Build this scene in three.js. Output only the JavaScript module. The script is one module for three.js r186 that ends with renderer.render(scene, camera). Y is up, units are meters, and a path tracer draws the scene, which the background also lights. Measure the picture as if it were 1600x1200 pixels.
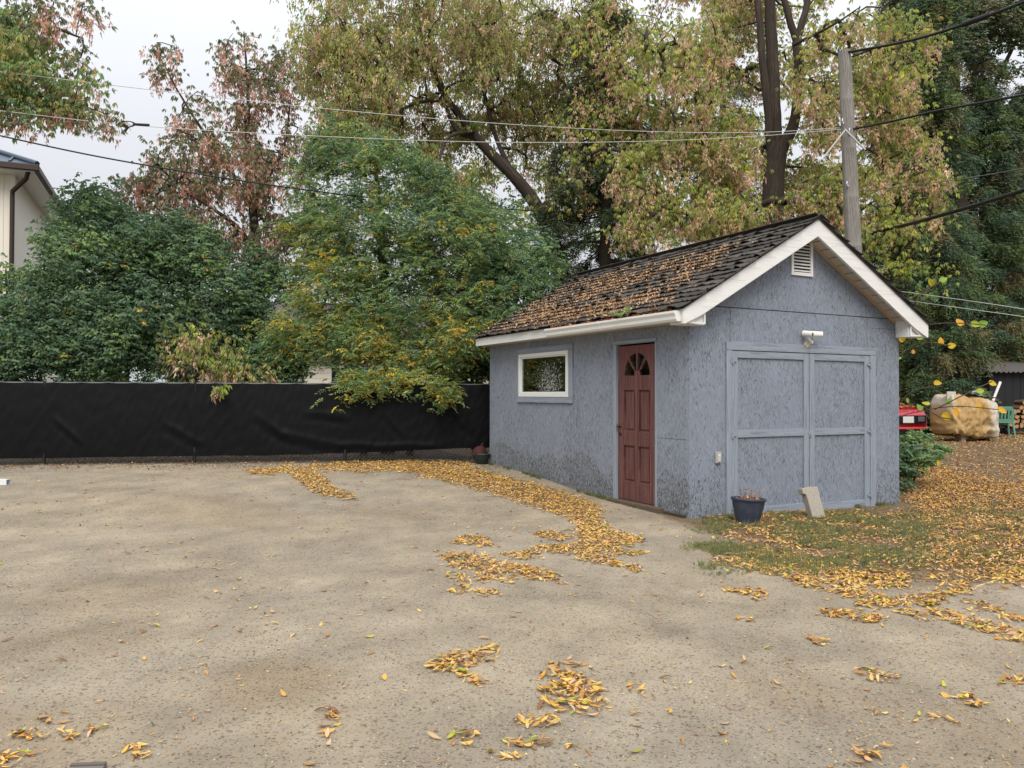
import * as THREE from 'three';
import { RoundedBoxGeometry } from 'three/addons/geometries/RoundedBoxGeometry.js';
import { toCreasedNormals } from 'three/addons/utils/BufferGeometryUtils.js';
import { ImprovedNoise } from 'three/addons/math/ImprovedNoise.js';

// ------------------------------------------------------------------ camera, sky, sun, exposure
const scene = new THREE.Scene();
const FOCAL = 1224.6, YAW = 0.4837, PITCH = 0.01394, ROLL = 0.003;          // in pixels of the 1600 x 1200 photograph, radians
const EYE = new THREE.Vector3(-6.165, 1.441, 7.272);
const camera = new THREE.PerspectiveCamera(2 * Math.atan(600 / FOCAL) * 180 / Math.PI, 4 / 3, 0.05, 900);
camera.position.copy(EYE);
camera.rotation.set(PITCH, -YAW, ROLL, 'YXZ');
camera.updateMatrixWorld(true);
scene.add(camera);
const renderer = new THREE.WebGLRenderer({ antialias: true });
renderer.toneMapping = THREE.LinearToneMapping;
renderer.toneMappingExposure = 1.9;
renderer.shadowMap.enabled = true;
{ // overcast sky: brightest overhead, a third of that at the horizon, with faint soft cloud
  const w = 256, h = 128, d = new Float32Array(w * h * 4), n = new ImprovedNoise();
  for (let j = 0; j < h; j++) for (let i = 0; i < w; i++) {
    const e = ((j + 0.5) / h - 0.5) * Math.PI, a = (i + 0.5) / w * Math.PI * 2, s = Math.max(0, Math.sin(e));
    const x = Math.cos(a) * Math.cos(e), z = Math.sin(a) * Math.cos(e);
    const c = 1 + 0.05 * n.noise(x * 3 + 5, s * 5, z * 3) + 0.03 * n.noise(x * 8, s * 14, z * 8 + 3);
    const L = (0.30 + 0.58 * s) * c, k = (j * w + i) * 4;
    d[k] = L * 0.965; d[k + 1] = L * 0.99; d[k + 2] = L * 1.06; d[k + 3] = 1;
  }
  const t = new THREE.DataTexture(d, w, h, THREE.RGBAFormat, THREE.FloatType);
  t.mapping = THREE.EquirectangularReflectionMapping; t.magFilter = t.minFilter = THREE.LinearFilter; t.needsUpdate = true;
  scene.background = t; scene.environment = t;
}
const sun = new THREE.DirectionalLight(0xfff4e6, 1.5);
sun.position.set(-16, 36, 25); sun.target.position.set(0, 0, -3); sun.castShadow = true; sun.shadow.radius = 70;
Object.assign(sun.shadow.camera, { left: -30, right: 30, top: 30, bottom: -30, near: 1, far: 120 });
scene.add(sun, sun.target);

// ------------------------------------------------------------------ helpers
let seed = 12345;
const rnd = () => { seed |= 0; seed = seed + 0x6D2B79F5 | 0; let t = Math.imul(seed ^ seed >>> 15, 1 | seed); t = t + Math.imul(t ^ t >>> 7, 61 | t) ^ t; return ((t ^ t >>> 14) >>> 0) / 4294967296; };
const rr = (a, b) => a + (b - a) * rnd();
const gauss = () => (rnd() + rnd() + rnd() + rnd() - 2) * 1.0;
const pick = (a) => a[Math.floor(rnd() * a.length)];
const clamp = (x, a = 0, b = 1) => Math.min(b, Math.max(a, x));
const smooth = (a, b, x) => { const t = clamp((x - a) / (b - a)); return t * t * (3 - 2 * t); };
const PN = new ImprovedNoise();
const noise = (x, y, z = 0) => PN.noise(x, y, z);
const fbm = (x, y, z = 0, o = 4) => { let s = 0, a = 0.5; for (let i = 0; i < o; i++) { s += a * PN.noise(x, y, z + i * 7.3); x *= 2.03; y *= 2.03; z *= 2.03; a *= 0.5; } return s; };
const V = (x, y, z) => new THREE.Vector3(x, y, z);
const C = (h) => new THREE.Color(h);
const used = {};
function numbered(n) { if (!(n in used)) { used[n] = 0; return n; } used[n]++; return n + '_' + String(used[n]).padStart(3, '0'); }
function tag(o, label, category, group, kind) { if (label) o.userData.label = label; if (category) o.userData.category = category; if (group) o.userData.group = group; if (kind) o.userData.kind = kind; return o; }
function thing(name, label, category, pos = [0, 0, 0], turn = 0, group) { const g = new THREE.Group(); g.name = numbered(name); g.position.set(...pos); g.rotation.y = turn; scene.add(g); return tag(g, label, category, group); }
function part(name, geo, mat, parent, kind) { const m = new THREE.Mesh(geo, mat); m.name = parent === scene ? numbered(name) : name; m.castShadow = m.receiveShadow = true; parent.add(m); if (kind) m.userData.kind = kind; return m; }
// a point of the photograph, so many metres in front of the lens plane
const FW = V(0, 0, -1).applyQuaternion(camera.quaternion), RT = V(1, 0, 0).applyQuaternion(camera.quaternion), UP = V(0, 1, 0).applyQuaternion(camera.quaternion);
const at = (px, py, d) => EYE.clone().addScaledVector(FW, d).addScaledVector(RT, (px - 800) / FOCAL * d).addScaledVector(UP, -(py - 600) / FOCAL * d);
function toPhoto(p) { const q = p.clone().sub(EYE), d = q.dot(FW); return [800 + FOCAL * q.dot(RT) / d, 600 - FOCAL * q.dot(UP) / d, d]; }
// the lie of the land
const HP = [];
for (const [x, z, y] of [[-6, 7, 0], [-3, 3, 0], [0, 0.6, -0.01], [-1, -1, 0.03], [0, -5.3, 0.17], [2.0, 0.4, -0.08], [4, 0.4, -0.12], [3, 4, -0.03], [8, 4, 0.02], [-10, 0, 0.1], [-12, 7, 0.02], [5, 8, 0], [-5, 14, 0]]) HP.push([x, z, y]);
for (const [px, py, d, y] of [[-250, 700, 12.2, 0.26], [0, 700, 12.8, 0.27], [380, 700, 13.7, 0.27], [765, 700, 14.7, 0.27], [-200, 700, 18, 0.3], [300, 700, 19, 0.3], [700, 700, 19, 0.3], [1430, 690, 20, 0.29], [1560, 690, 21, 0.38], [1700, 690, 20, 0.38], [1520, 690, 14, 0.03], [1750, 690, 13, 0.05], [1000, 690, 22, 0.35], [1300, 690, 27, 0.45], [700, 690, 30, 0.4], [100, 690, 28, 0.4], [1600, 690, 30, 0.5]]) { const p = at(px, py, d); HP.push([p.x, p.z, y]); }
function ground(x, z) { let s = 1e-9, t = 0; for (const [a, b, y] of HP) { const q = (a - x) * (a - x) + (b - z) * (b - z), w = Math.exp(-q / 8) + 1e-4 / (1 + q); s += w; t += w * y; } return t / s; }
function onGround(px, py) { const dir = at(px, py, 1).sub(EYE); let y = 0, p; for (let i = 0; i < 25; i++) { p = EYE.clone().addScaledVector(dir, Math.min(80, (y - EYE.y) / Math.min(dir.y, -1e-3))); y = y * 0.4 + 0.6 * ground(p.x, p.z); } p.y = ground(p.x, p.z); return p; }

class MB { // collects shapes into one geometry
  constructor() { this.p = []; this.n = []; this.u = []; this.i = []; }
  tube(pts, radii, sides = 6, cap = true) {
    const b = this.p.length / 3, N = pts.length, up = V(0, 1, 0); let T = V(0, 0, 0), nx = null, len = 0;
    for (let k = 0; k < N; k++) {
      T = pts[Math.min(N - 1, k + 1)].clone().sub(pts[Math.max(0, k - 1)]).normalize();
      if (!nx) nx = Math.abs(T.y) > 0.9 ? V(1, 0, 0) : up.clone();
      nx = nx.clone().addScaledVector(T, -nx.dot(T)).normalize();
      const ny = T.clone().cross(nx); if (k) len += pts[k].distanceTo(pts[k - 1]);
      const r = Array.isArray(radii) ? radii[k] : radii;
      for (let s = 0; s <= sides; s++) { const a = s / sides * 2 * Math.PI, c = Math.cos(a), q = Math.sin(a); const dx = nx.x * c + ny.x * q, dy = nx.y * c + ny.y * q, dz = nx.z * c + ny.z * q;
        this.p.push(pts[k].x + dx * r, pts[k].y + dy * r, pts[k].z + dz * r); this.n.push(dx, dy, dz); this.u.push(s / sides * 2 * Math.PI * Math.max(r, 0.01), len); }
      if (k) for (let s = 0; s < sides; s++) { const o = b + (k - 1) * (sides + 1) + s, e = o + sides + 1; this.i.push(o, o + 1, e, e, o + 1, e + 1); }
    }
    if (cap) for (const k of [0, N - 1]) { const T2 = k ? T : pts[0].clone().sub(pts[1]).normalize(); const c = this.p.length / 3; this.p.push(pts[k].x, pts[k].y, pts[k].z); this.n.push(T2.x, T2.y, T2.z); this.u.push(0, 0);
      for (let s = 0; s <= sides; s++) { const o = (b + k * (sides + 1) + s) * 3; this.p.push(this.p[o], this.p[o + 1], this.p[o + 2]); this.n.push(T2.x, T2.y, T2.z); this.u.push(this.p[o] - pts[k].x, this.p[o + 1] - pts[k].y); }
      for (let s = 0; s < sides; s++) k ? this.i.push(c, c + 1 + s, c + 2 + s) : this.i.push(c, c + 2 + s, c + 1 + s); }
    return this;
  }
  geo(g) { const q = g.index ? g : g; const b = this.p.length / 3, P = q.attributes.position, N = q.attributes.normal, U = q.attributes.uv;
    for (let k = 0; k < P.count; k++) { this.p.push(P.getX(k), P.getY(k), P.getZ(k)); this.n.push(N.getX(k), N.getY(k), N.getZ(k)); this.u.push(U ? U.getX(k) : 0, U ? U.getY(k) : 0); }
    if (q.index) for (let k = 0; k < q.index.count; k++) this.i.push(b + q.index.getX(k)); else for (let k = 0; k < P.count; k++) this.i.push(b + k);
    return this; }
  get() { const g = new THREE.BufferGeometry(); g.setAttribute('position', new THREE.Float32BufferAttribute(this.p, 3)); g.setAttribute('normal', new THREE.Float32BufferAttribute(this.n, 3)); g.setAttribute('uv', new THREE.Float32BufferAttribute(this.u, 2)); g.setIndex(this.i); return g; }
}
const mergeGeometries = (list) => { const m = new MB(); list.forEach((g) => m.geo(g)); return m.get(); };
const box = (w, h, d, x = 0, y = 0, z = 0, r = 0.004) => { const g = r ? new RoundedBoxGeometry(w, h, d, 1, Math.min(r, w / 3, h / 3, d / 3)) : new THREE.BoxGeometry(w, h, d); g.translate(x, y, z); return g; };
const box2 = (x0, x1, y0, y1, z0, z1, r = 0.004) => box(x1 - x0, y1 - y0, z1 - z0, (x0 + x1) / 2, (y0 + y1) / 2, (z0 + z1) / 2, r);
const poly = (pts) => { const s = new THREE.Shape(); pts.forEach(([x, y], i) => i ? s.lineTo(x, y) : s.moveTo(x, y)); s.closePath(); return s; };
const hole = (s, pts) => { const h = new THREE.Path(); pts.forEach(([x, y], i) => i ? h.lineTo(x, y) : h.moveTo(x, y)); h.closePath(); s.holes.push(h); return s; };
const extr = (s, depth, bevel = 0) => new THREE.ExtrudeGeometry(s, { depth, bevelEnabled: bevel > 0, bevelSize: bevel, bevelThickness: bevel, bevelSegments: 1, curveSegments: 14 });
const mapUV = (g, f) => { const P = g.attributes.position, u = new Float32Array(P.count * 2); for (let i = 0; i < P.count; i++) { const [a, b] = f(P.getX(i), P.getY(i), P.getZ(i)); u[2 * i] = a; u[2 * i + 1] = b; } g.setAttribute('uv', new THREE.BufferAttribute(u, 2)); return g; };
const boxUV = (g, s = 1) => { g.computeBoundingBox(); const N = g.attributes.normal, d = g.boundingBox.getSize(new THREE.Vector3()).toArray(); let i = 0; return mapUV(g, (x, y, z) => { const q = [Math.abs(N.getX(i)), Math.abs(N.getY(i)), Math.abs(N.getZ(i))], k = q.indexOf(Math.max(...q)), p = [x, y, z]; i++; const [a, b] = [0, 1, 2].filter((j) => j !== k).sort((j, l) => d[j] - d[l]); return [p[a] * s, p[b] * s]; }); };
const canvas = (w, h) => { const c = document.createElement('canvas'); c.width = w; c.height = h; return [c, c.getContext('2d')]; };
function texture(c, srgb, repeat) { const t = new THREE.CanvasTexture(c); if (srgb) t.colorSpace = THREE.SRGBColorSpace; t.wrapS = t.wrapT = THREE.RepeatWrapping; if (repeat) t.repeat.set(...repeat); return t; }
const std = (color, roughness = 0.8, o = {}) => new THREE.MeshStandardMaterial({ color, roughness, ...o });

// ------------------------------------------------------------------ materials
const grey = (v, a = 1) => `rgba(${v},${v},${v},${a})`;
function osbTexture(W, H, pw, ph, vertical, base, dirt) { // painted strand board: flakes, cracks and peeling, W x H metres over pw x ph pixels
  const [c, g] = canvas(pw, ph), [b, h] = canvas(pw, ph), m = pw / W;
  g.fillStyle = `rgb(${base})`; g.fillRect(0, 0, pw, ph); h.fillStyle = grey(150); h.fillRect(0, 0, pw, ph);
  const stroke = (ctx, x, y, a, l, w, col) => { ctx.strokeStyle = col; ctx.lineWidth = w; ctx.beginPath(); ctx.moveTo(x - Math.cos(a) * l / 2, y - Math.sin(a) * l / 2); ctx.lineTo(x + Math.cos(a) * l / 2, y + Math.sin(a) * l / 2); ctx.stroke(); };
  const dir = () => Math.PI / 2 + gauss() * (vertical ? 0.7 : 2.2);
  const n1 = W * H * 900;
  for (let i = 0; i < n1; i++) { const x = rnd() * pw, y = rnd() * ph, a = dir(), l = rr(0.03, 0.13) * m, w = rr(0.006, 0.022) * m, v = gauss() * 0.5, q = Math.floor(clamp(128 + v * 90, 0, 255));
    const t = 1 + v * 0.16; stroke(g, x, y, a, l, w, `rgba(${base.map((k) => Math.floor(k * t)).join(',')},0.5)`); stroke(h, x, y, a, l, w, grey(q, 0.6)); }
  for (let i = 0; i < W * H * 16; i++) { const x = rnd() * pw, y = rnd() * ph, k = rnd() < 0.5 ? 0.88 : 1.12; for (let q = 0; q < 40; q++) { stroke(g, x + gauss() * 0.16 * m, y + gauss() * 0.24 * m, dir(), rr(0.03, 0.1) * m, rr(0.005, 0.02) * m, `rgba(${base.map((b2) => Math.floor(b2 * k * rr(0.95, 1.05))).join(',')},0.35)`); } } // faded and darker areas of old paint
  const n2 = W * H * 3800; // cracks and bare flakes
  for (let i = 0; i < n2; i++) { const x = rnd() * pw, y = rnd() * ph, X = x / m, Y = H - y / m;
    const f = 0.32 + 0.9 * fbm(X * 0.9 + 3, Y * 0.6, vertical ? 1 : 9) + 0.5 * fbm(X * 5, Y * 3, 4); const low = dirt * clamp(1 - (Y - 0.15) / (0.7 + 0.35 * noise(X * 2, 5)));
    if (rnd() > clamp(f * 0.6 + low * 0.55, 0.06, 0.9)) continue;
    const a = dir(), l = rr(0.01, vertical ? 0.06 : 0.04) * m, w = rr(0.0022, 0.0075) * m, k = rr(0.32, 0.74);
    stroke(g, x, y, a, l, w, `rgba(${base.map((q, j) => Math.floor(q * k * (low > 0.4 ? [1.0, 0.96, 0.86][j] : 1))).join(',')},${rr(0.35, 0.8)})`); stroke(h, x, y, a, l, w, grey(60, 0.7)); }
  const n3 = W * H * 260 * 0.7; // paler raised flakes
  for (let i = 0; i < n3; i++) { const x = rnd() * pw, y = rnd() * ph, a = dir(), l = rr(0.015, 0.06) * m, w = rr(0.003, 0.012) * m; stroke(g, x, y, a, l, w, `rgba(${base.map((q) => Math.floor(Math.min(255, q * 1.22))).join(',')},0.45)`); }
  if (dirt) { const n4 = W * 3600 * dirt; // splashed earth and moss along the foot
    for (let i = 0; i < n4; i++) { const X = rnd() * W, q = Math.pow(rnd(), 2.2) * (0.55 + 0.4 * fbm(X * 1.5, 2, 8)) , Y = 0.0 + q + (vertical ? X * 0.034 : -0.04); const s = rr(0.003, 0.013) * m;
      g.fillStyle = rnd() < 0.3 ? `rgba(58,60,40,${rr(0.15, 0.5)})` : `rgba(${pick(['62,56,48', '80,72,60', '50,48,46'])},${rr(0.15, 0.5)})`; g.beginPath(); g.ellipse(X * m, (H - Y) * m, s * rr(0.4, 1), s * rr(0.6, 1.8), 0, 0, 7); g.fill(); } }
  return { map: texture(c, true), bumpMap: texture(b) };
}
const WALL = [127, 135, 148];
const sideT = osbTexture(5.3, 2.65, 2048, 1024, true, WALL, 1.0);
const frontT = osbTexture(3.9, 3.9, 1536, 1536, true, [124, 133, 147], 0.3);
const mSide = std(0xffffff, 0.85, { ...sideT, bumpScale: 0.003 });
const mFront = std(0xffffff, 0.85, { ...frontT, bumpScale: 0.0025 });
function woodTexture(w, h, base, dark, light, n, seams = 0) { // grain running up the picture
  const [c, g] = canvas(w, h), [b, q] = canvas(w, h); g.fillStyle = base; g.fillRect(0, 0, w, h); q.fillStyle = grey(140); q.fillRect(0, 0, w, h);
  for (let i = 0; i < n; i++) { const x = rnd() * w, y = rnd() * h, l = rr(0.05, 0.5) * h, s = rr(0.5, 2.5), d = rnd() < 0.6; g.strokeStyle = d ? dark : light; g.globalAlpha = rr(0.08, 0.45); g.lineWidth = s; g.beginPath(); g.moveTo(x, y); g.bezierCurveTo(x + gauss() * 3, y + l / 3, x + gauss() * 3, y + l * 0.66, x + gauss() * 4, y + l); g.stroke(); q.strokeStyle = d ? grey(70) : grey(190); q.globalAlpha = 0.4; q.lineWidth = s; q.beginPath(); q.moveTo(x, y); q.lineTo(x + gauss() * 3, y + l); q.stroke(); }
  return { map: texture(c, true), bumpMap: texture(b) };
}
const doorT = woodTexture(512, 1024, '#643837', '#2b1817', '#a06f66', 5500);
const mDoor = std(0xffffff, 0.62, { ...doorT, bumpScale: 0.003 });
const trimT = woodTexture(256, 512, '#87919e', '#5f6873', '#a0aab6', 500);
const mTrim = std(0xffffff, 0.75, { ...trimT, bumpScale: 0.002 });
const whiteT = woodTexture(256, 256, '#dcdedd', '#a9aaa6', '#eef0f0', 160);
const mWhite = std(0xffffff, 0.5, { ...whiteT, bumpScale: 0.0006 });
const mVinyl = std(C(0xdfe2e0), 0.35);
const mSoffit = std(C(0xbfb9b0), 0.6);
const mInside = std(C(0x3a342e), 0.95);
const mGlass = new THREE.MeshPhysicalMaterial({ color: 0xe8f0f0, roughness: 0.04, transmission: 1, thickness: 0, ior: 1.5 });
const mMetal = std(C(0x8a8d90), 0.4, { metalness: 0.8 });
const mBlack = std(C(0x15161a), 0.6);
function blotch(w, base, n, cols, smin, smax, a = 0.5, bump = true) { const [c, g] = canvas(w, w), [b, q] = canvas(w, w); g.fillStyle = base; g.fillRect(0, 0, w, w); q.fillStyle = grey(128); q.fillRect(0, 0, w, w);
  for (let i = 0; i < n; i++) { const x = rnd() * w, y = rnd() * w, s = rr(smin, smax), e = rr(0.4, 1), t = rr(0, 3.2), al = rr(0.15, a), col = pick(cols), v = rr(30, 225) | 0; for (const dx of [0, x < smax ? w : -w]) for (const dy of [0, y < smax ? w : -w]) { if ((dx && x > smax && x < w - smax) || (dy && y > smax && y < w - smax)) continue; g.fillStyle = `rgba(${col},${al})`; g.beginPath(); g.ellipse(x + dx, y + dy, s, s * e, t, 0, 7); g.fill(); q.fillStyle = grey(v, 0.5); q.beginPath(); q.ellipse(x + dx, y + dy, s, s * e, t, 0, 7); q.fill(); } }
  return bump ? { map: texture(c, true), bumpMap: texture(b) } : { map: texture(c, true) }; }
const shingleT = blotch(512, '#3a3938', 9000, ['28,28,29', '70,68,66', '52,50,48', '88,84,80', '44,46,44'], 1, 5, 0.7);
const shingleMats = [1.3, 0.9, 1.1, 1.6, 0.75].map((k) => std(new THREE.Color(k * 1.08, k * 0.98, k * 0.88), 0.95, { ...shingleT, bumpScale: 0.003 }));
const concreteT = blotch(256, '#a39f94', 2500, ['120,115,104', '180,176,165', '95,92,84', '150,140,120'], 0.7, 5, 0.35);
const mConcrete = std(0xffffff, 0.92, { ...concreteT, bumpScale: 0.004 });
const barkT = woodTexture(256, 512, '#3f362f', '#1c1815', '#655a50', 1500);
const mBark = std(0xffffff, 0.95, { ...barkT, bumpScale: 0.02 });
const mTwig = std(C(0x3b322b), 0.95);
const poleT = woodTexture(512, 1024, '#8b8883', '#3f3c39', '#b2aea8', 2600);
const mPole = std(0xffffff, 0.9, { ...poleT, bumpScale: 0.008 });

// ------------------------------------------------------------------ ground
const STAINS = [[430, 1065, 0.42, 0.75], [20, 1165, 0.5, 0.5], [330, 800, 1.1, 0.35], [610, 800, 0.8, 0.25], [1250, 1080, 0.35, 0.35], [180, 930, 0.7, 0.25], [90, 1010, 0.5, 0.3], [1500, 1150, 0.5, 0.4]].map(([px, py, r, k]) => { const p = onGround(px, py); return [p.x, p.z, r, k]; });
{ // a tile of packed gravel and sand, 5 metres a side
  const w = 2048, [c, g] = canvas(w, w), [b, q] = canvas(w, w); g.fillStyle = 'rgb(186,176,156)'; g.fillRect(0, 0, w, w); q.fillStyle = grey(110); q.fillRect(0, 0, w, w);
  const dab = (x, y, rx, ry, t, col, hb) => { for (const dx of x < 40 ? [0, w] : x > w - 40 ? [0, -w] : [0]) for (const dy of y < 40 ? [0, w] : y > w - 40 ? [0, -w] : [0]) { g.fillStyle = col; g.beginPath(); g.ellipse(x + dx, y + dy, rx, ry, t, 0, 7); g.fill(); if (hb) { q.fillStyle = hb; q.beginPath(); q.ellipse(x + dx, y + dy, rx, ry, t, 0, 7); q.fill(); } } };
  for (let i = 0; i < 5000; i++) dab(rnd() * w, rnd() * w, rr(8, 36), rr(6, 26), rr(0, 3), `rgba(${pick(['150,138,116', '200,190,168', '170,164,152', '160,146,120'])},0.10)`);
  for (let i = 0; i < 110000; i++) { const r = rr(0.8, 2.4); dab(rnd() * w, rnd() * w, r, r * rr(0.5, 1), rr(0, 3), `rgba(${pick(['92,86,76', '120,112,98', '214,206,190', '150,140,122', '196,186,166', '74,68,60'])},${rr(0.3, 0.75)})`, grey(rr(60, 200) | 0, 0.6)); }
  for (let i = 0; i < 5000; i++) { const r = rr(1.8, 4.0), x = rnd() * w, y = rnd() * w, t = rr(0, 3), e = rr(0.55, 0.95); dab(x, y, r * 1.12, r * e * 1.15, t, 'rgba(100,93,82,0.4)', grey(40, 0.6)); dab(x, y, r, r * e, t, `rgba(${pick(['168,160,146', '190,182,168', '142,134,120', '206,200,188', '156,140,118'])},0.9)`, grey(215, 0.9)); }
  for (let i = 0; i < 7000; i++) { let x = rnd() * w, y = rnd() * w; for (let k = 0; k < 3; k++) { dab(x, y, rr(1, 2.4), rr(0.6, 1.2), rr(0, 3), 'rgba(84,77,67,0.24)', grey(20, 0.5)); x = (x + rr(-5, 5) + w) % w; y = (y + rr(-5, 5) + w) % w; } }
  const map = texture(c, true, [0.2, 0.2]), bump = texture(b, false, [0.2, 0.2]);
  const m = std(0xffffff, 0.96, { map, bumpMap: bump, bumpScale: 0.012, vertexColors: true });
  const pos = [], col = [], uv = [], idx = [], coord = (n, near, step, far) => { const a = []; for (let v = -near; v <= near + 1e-6; v += step) a.push(v); let s = step, v = near; const out = []; while (v < far) { s *= 1.35; v += s; out.push(v); } return [...out.map((q) => -q).reverse(), ...a, ...out]; };
  const xs = coord(0, 14, 0.12, 420), zs = coord(0, 14, 0.12, 420), cx = 0, cz = -1;
  for (const a of zs) for (const e of xs) { const x = e + cx, z = a + cz, near = Math.abs(e) <= 14.01 && Math.abs(a) <= 14.01; let y = ground(x, z) + (near ? 0.012 * fbm(x * 1.3, z * 1.3, 2) : 0); if (Math.hypot(e, a) > 60) y = 0.4 + 0.0 * y; pos.push(x, y, z); uv.push(x, z);
    const [px, py, d] = toPhoto(V(x, y, z)); let f = 0.555 + 0.17 * fbm(x * 0.45, z * 0.45, 11) + 0.12 * fbm(x * 1.1 + 4, z * 1.1, 19) + 0.3 * fbm(x * 2.2, z * 2.2, 3) + 0.12 * fbm(x * 7, z * 7, 6); let sand = clamp(0.5 + 1.5 * fbm(x * 0.5 + 9, z * 0.5, 5, 3));
    let r = f * (0.93 + 0.09 * sand), gg = f * (0.91 + 0.055 * sand), bb = f * (0.89 - 0.01 * sand);
    const soil = (k, R, G, B) => { r += (R - r) * k; gg += (G - gg) * k; bb += (B - bb) * k; };
    const ragged = 0.5 * fbm(x * 1.8, z * 1.8, 21);
    // earth: lawn on the right of the drive, verge along the fence, ground beyond it
    const e0 = onEdge(x, z) + ragged * 0.9; const lat = (px - 800) / FOCAL * d, fenceShade = smooth(-0.35, 0.1, d - (13.3 + (lat + 4) * 0.165) + ragged * 0.5) * (x < 0.2 ? 1 : 0); soil(smooth(-0.25, 0.25, e0), 0.30 - 0.2 * fenceShade, 0.235 - 0.155 * fenceShade, 0.16 - 0.105 * fenceShade);  // behind the fence the earth colour is darkened to paint in its shade
    // brown stained patches in the gravel
    for (const [sx, sz, sr, k] of STAINS) { const q = Math.hypot(x - sx, (z - sz)) / sr + ragged * 0.8; soil(k * 0.75 * (1 - smooth(0.4, 1.15, q)), 0.44, 0.36, 0.27); }
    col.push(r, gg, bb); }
  for (let j = 0; j + 1 < zs.length; j++) for (let i = 0; i + 1 < xs.length; i++) { const o = j * xs.length + i; idx.push(o, o + xs.length, o + 1, o + 1, o + xs.length, o + xs.length + 1); }
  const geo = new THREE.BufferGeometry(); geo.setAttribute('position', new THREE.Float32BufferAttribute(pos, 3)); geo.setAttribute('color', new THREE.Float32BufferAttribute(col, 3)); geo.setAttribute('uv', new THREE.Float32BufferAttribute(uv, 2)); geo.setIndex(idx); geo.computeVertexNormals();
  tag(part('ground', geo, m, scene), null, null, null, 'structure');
}
function onEdge(x, z) { // above 0 where there is earth instead of gravel: right of the drive's edge or behind the line of the fence
  const [px, py, d] = toPhoto(V(x, 0.05, z)); if (d < 0.5) return -1;
  const lat = (px - 800) / FOCAL * d; // metres right of the lens axis
  const fence = d - (13.45 + (lat + 4) * 0.165);
  const pts = [[1.8, 9.35], [2.3, 7.6], [2.45, 6.45], [2.9, 5.95], [4.4, 6.4], [6, 6.5], [14, 6.5]]; let edge = 99; // lateral, depth
  for (let i = 0; i + 1 < pts.length; i++) if (lat >= pts[i][0] && lat <= pts[i + 1][0]) edge = pts[i][1] + (pts[i + 1][1] - pts[i][1]) * (lat - pts[i][0]) / (pts[i + 1][0] - pts[i][0]);
  if (lat > 14) edge = 6.5; return Math.max(fence, d - edge);
}

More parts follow.
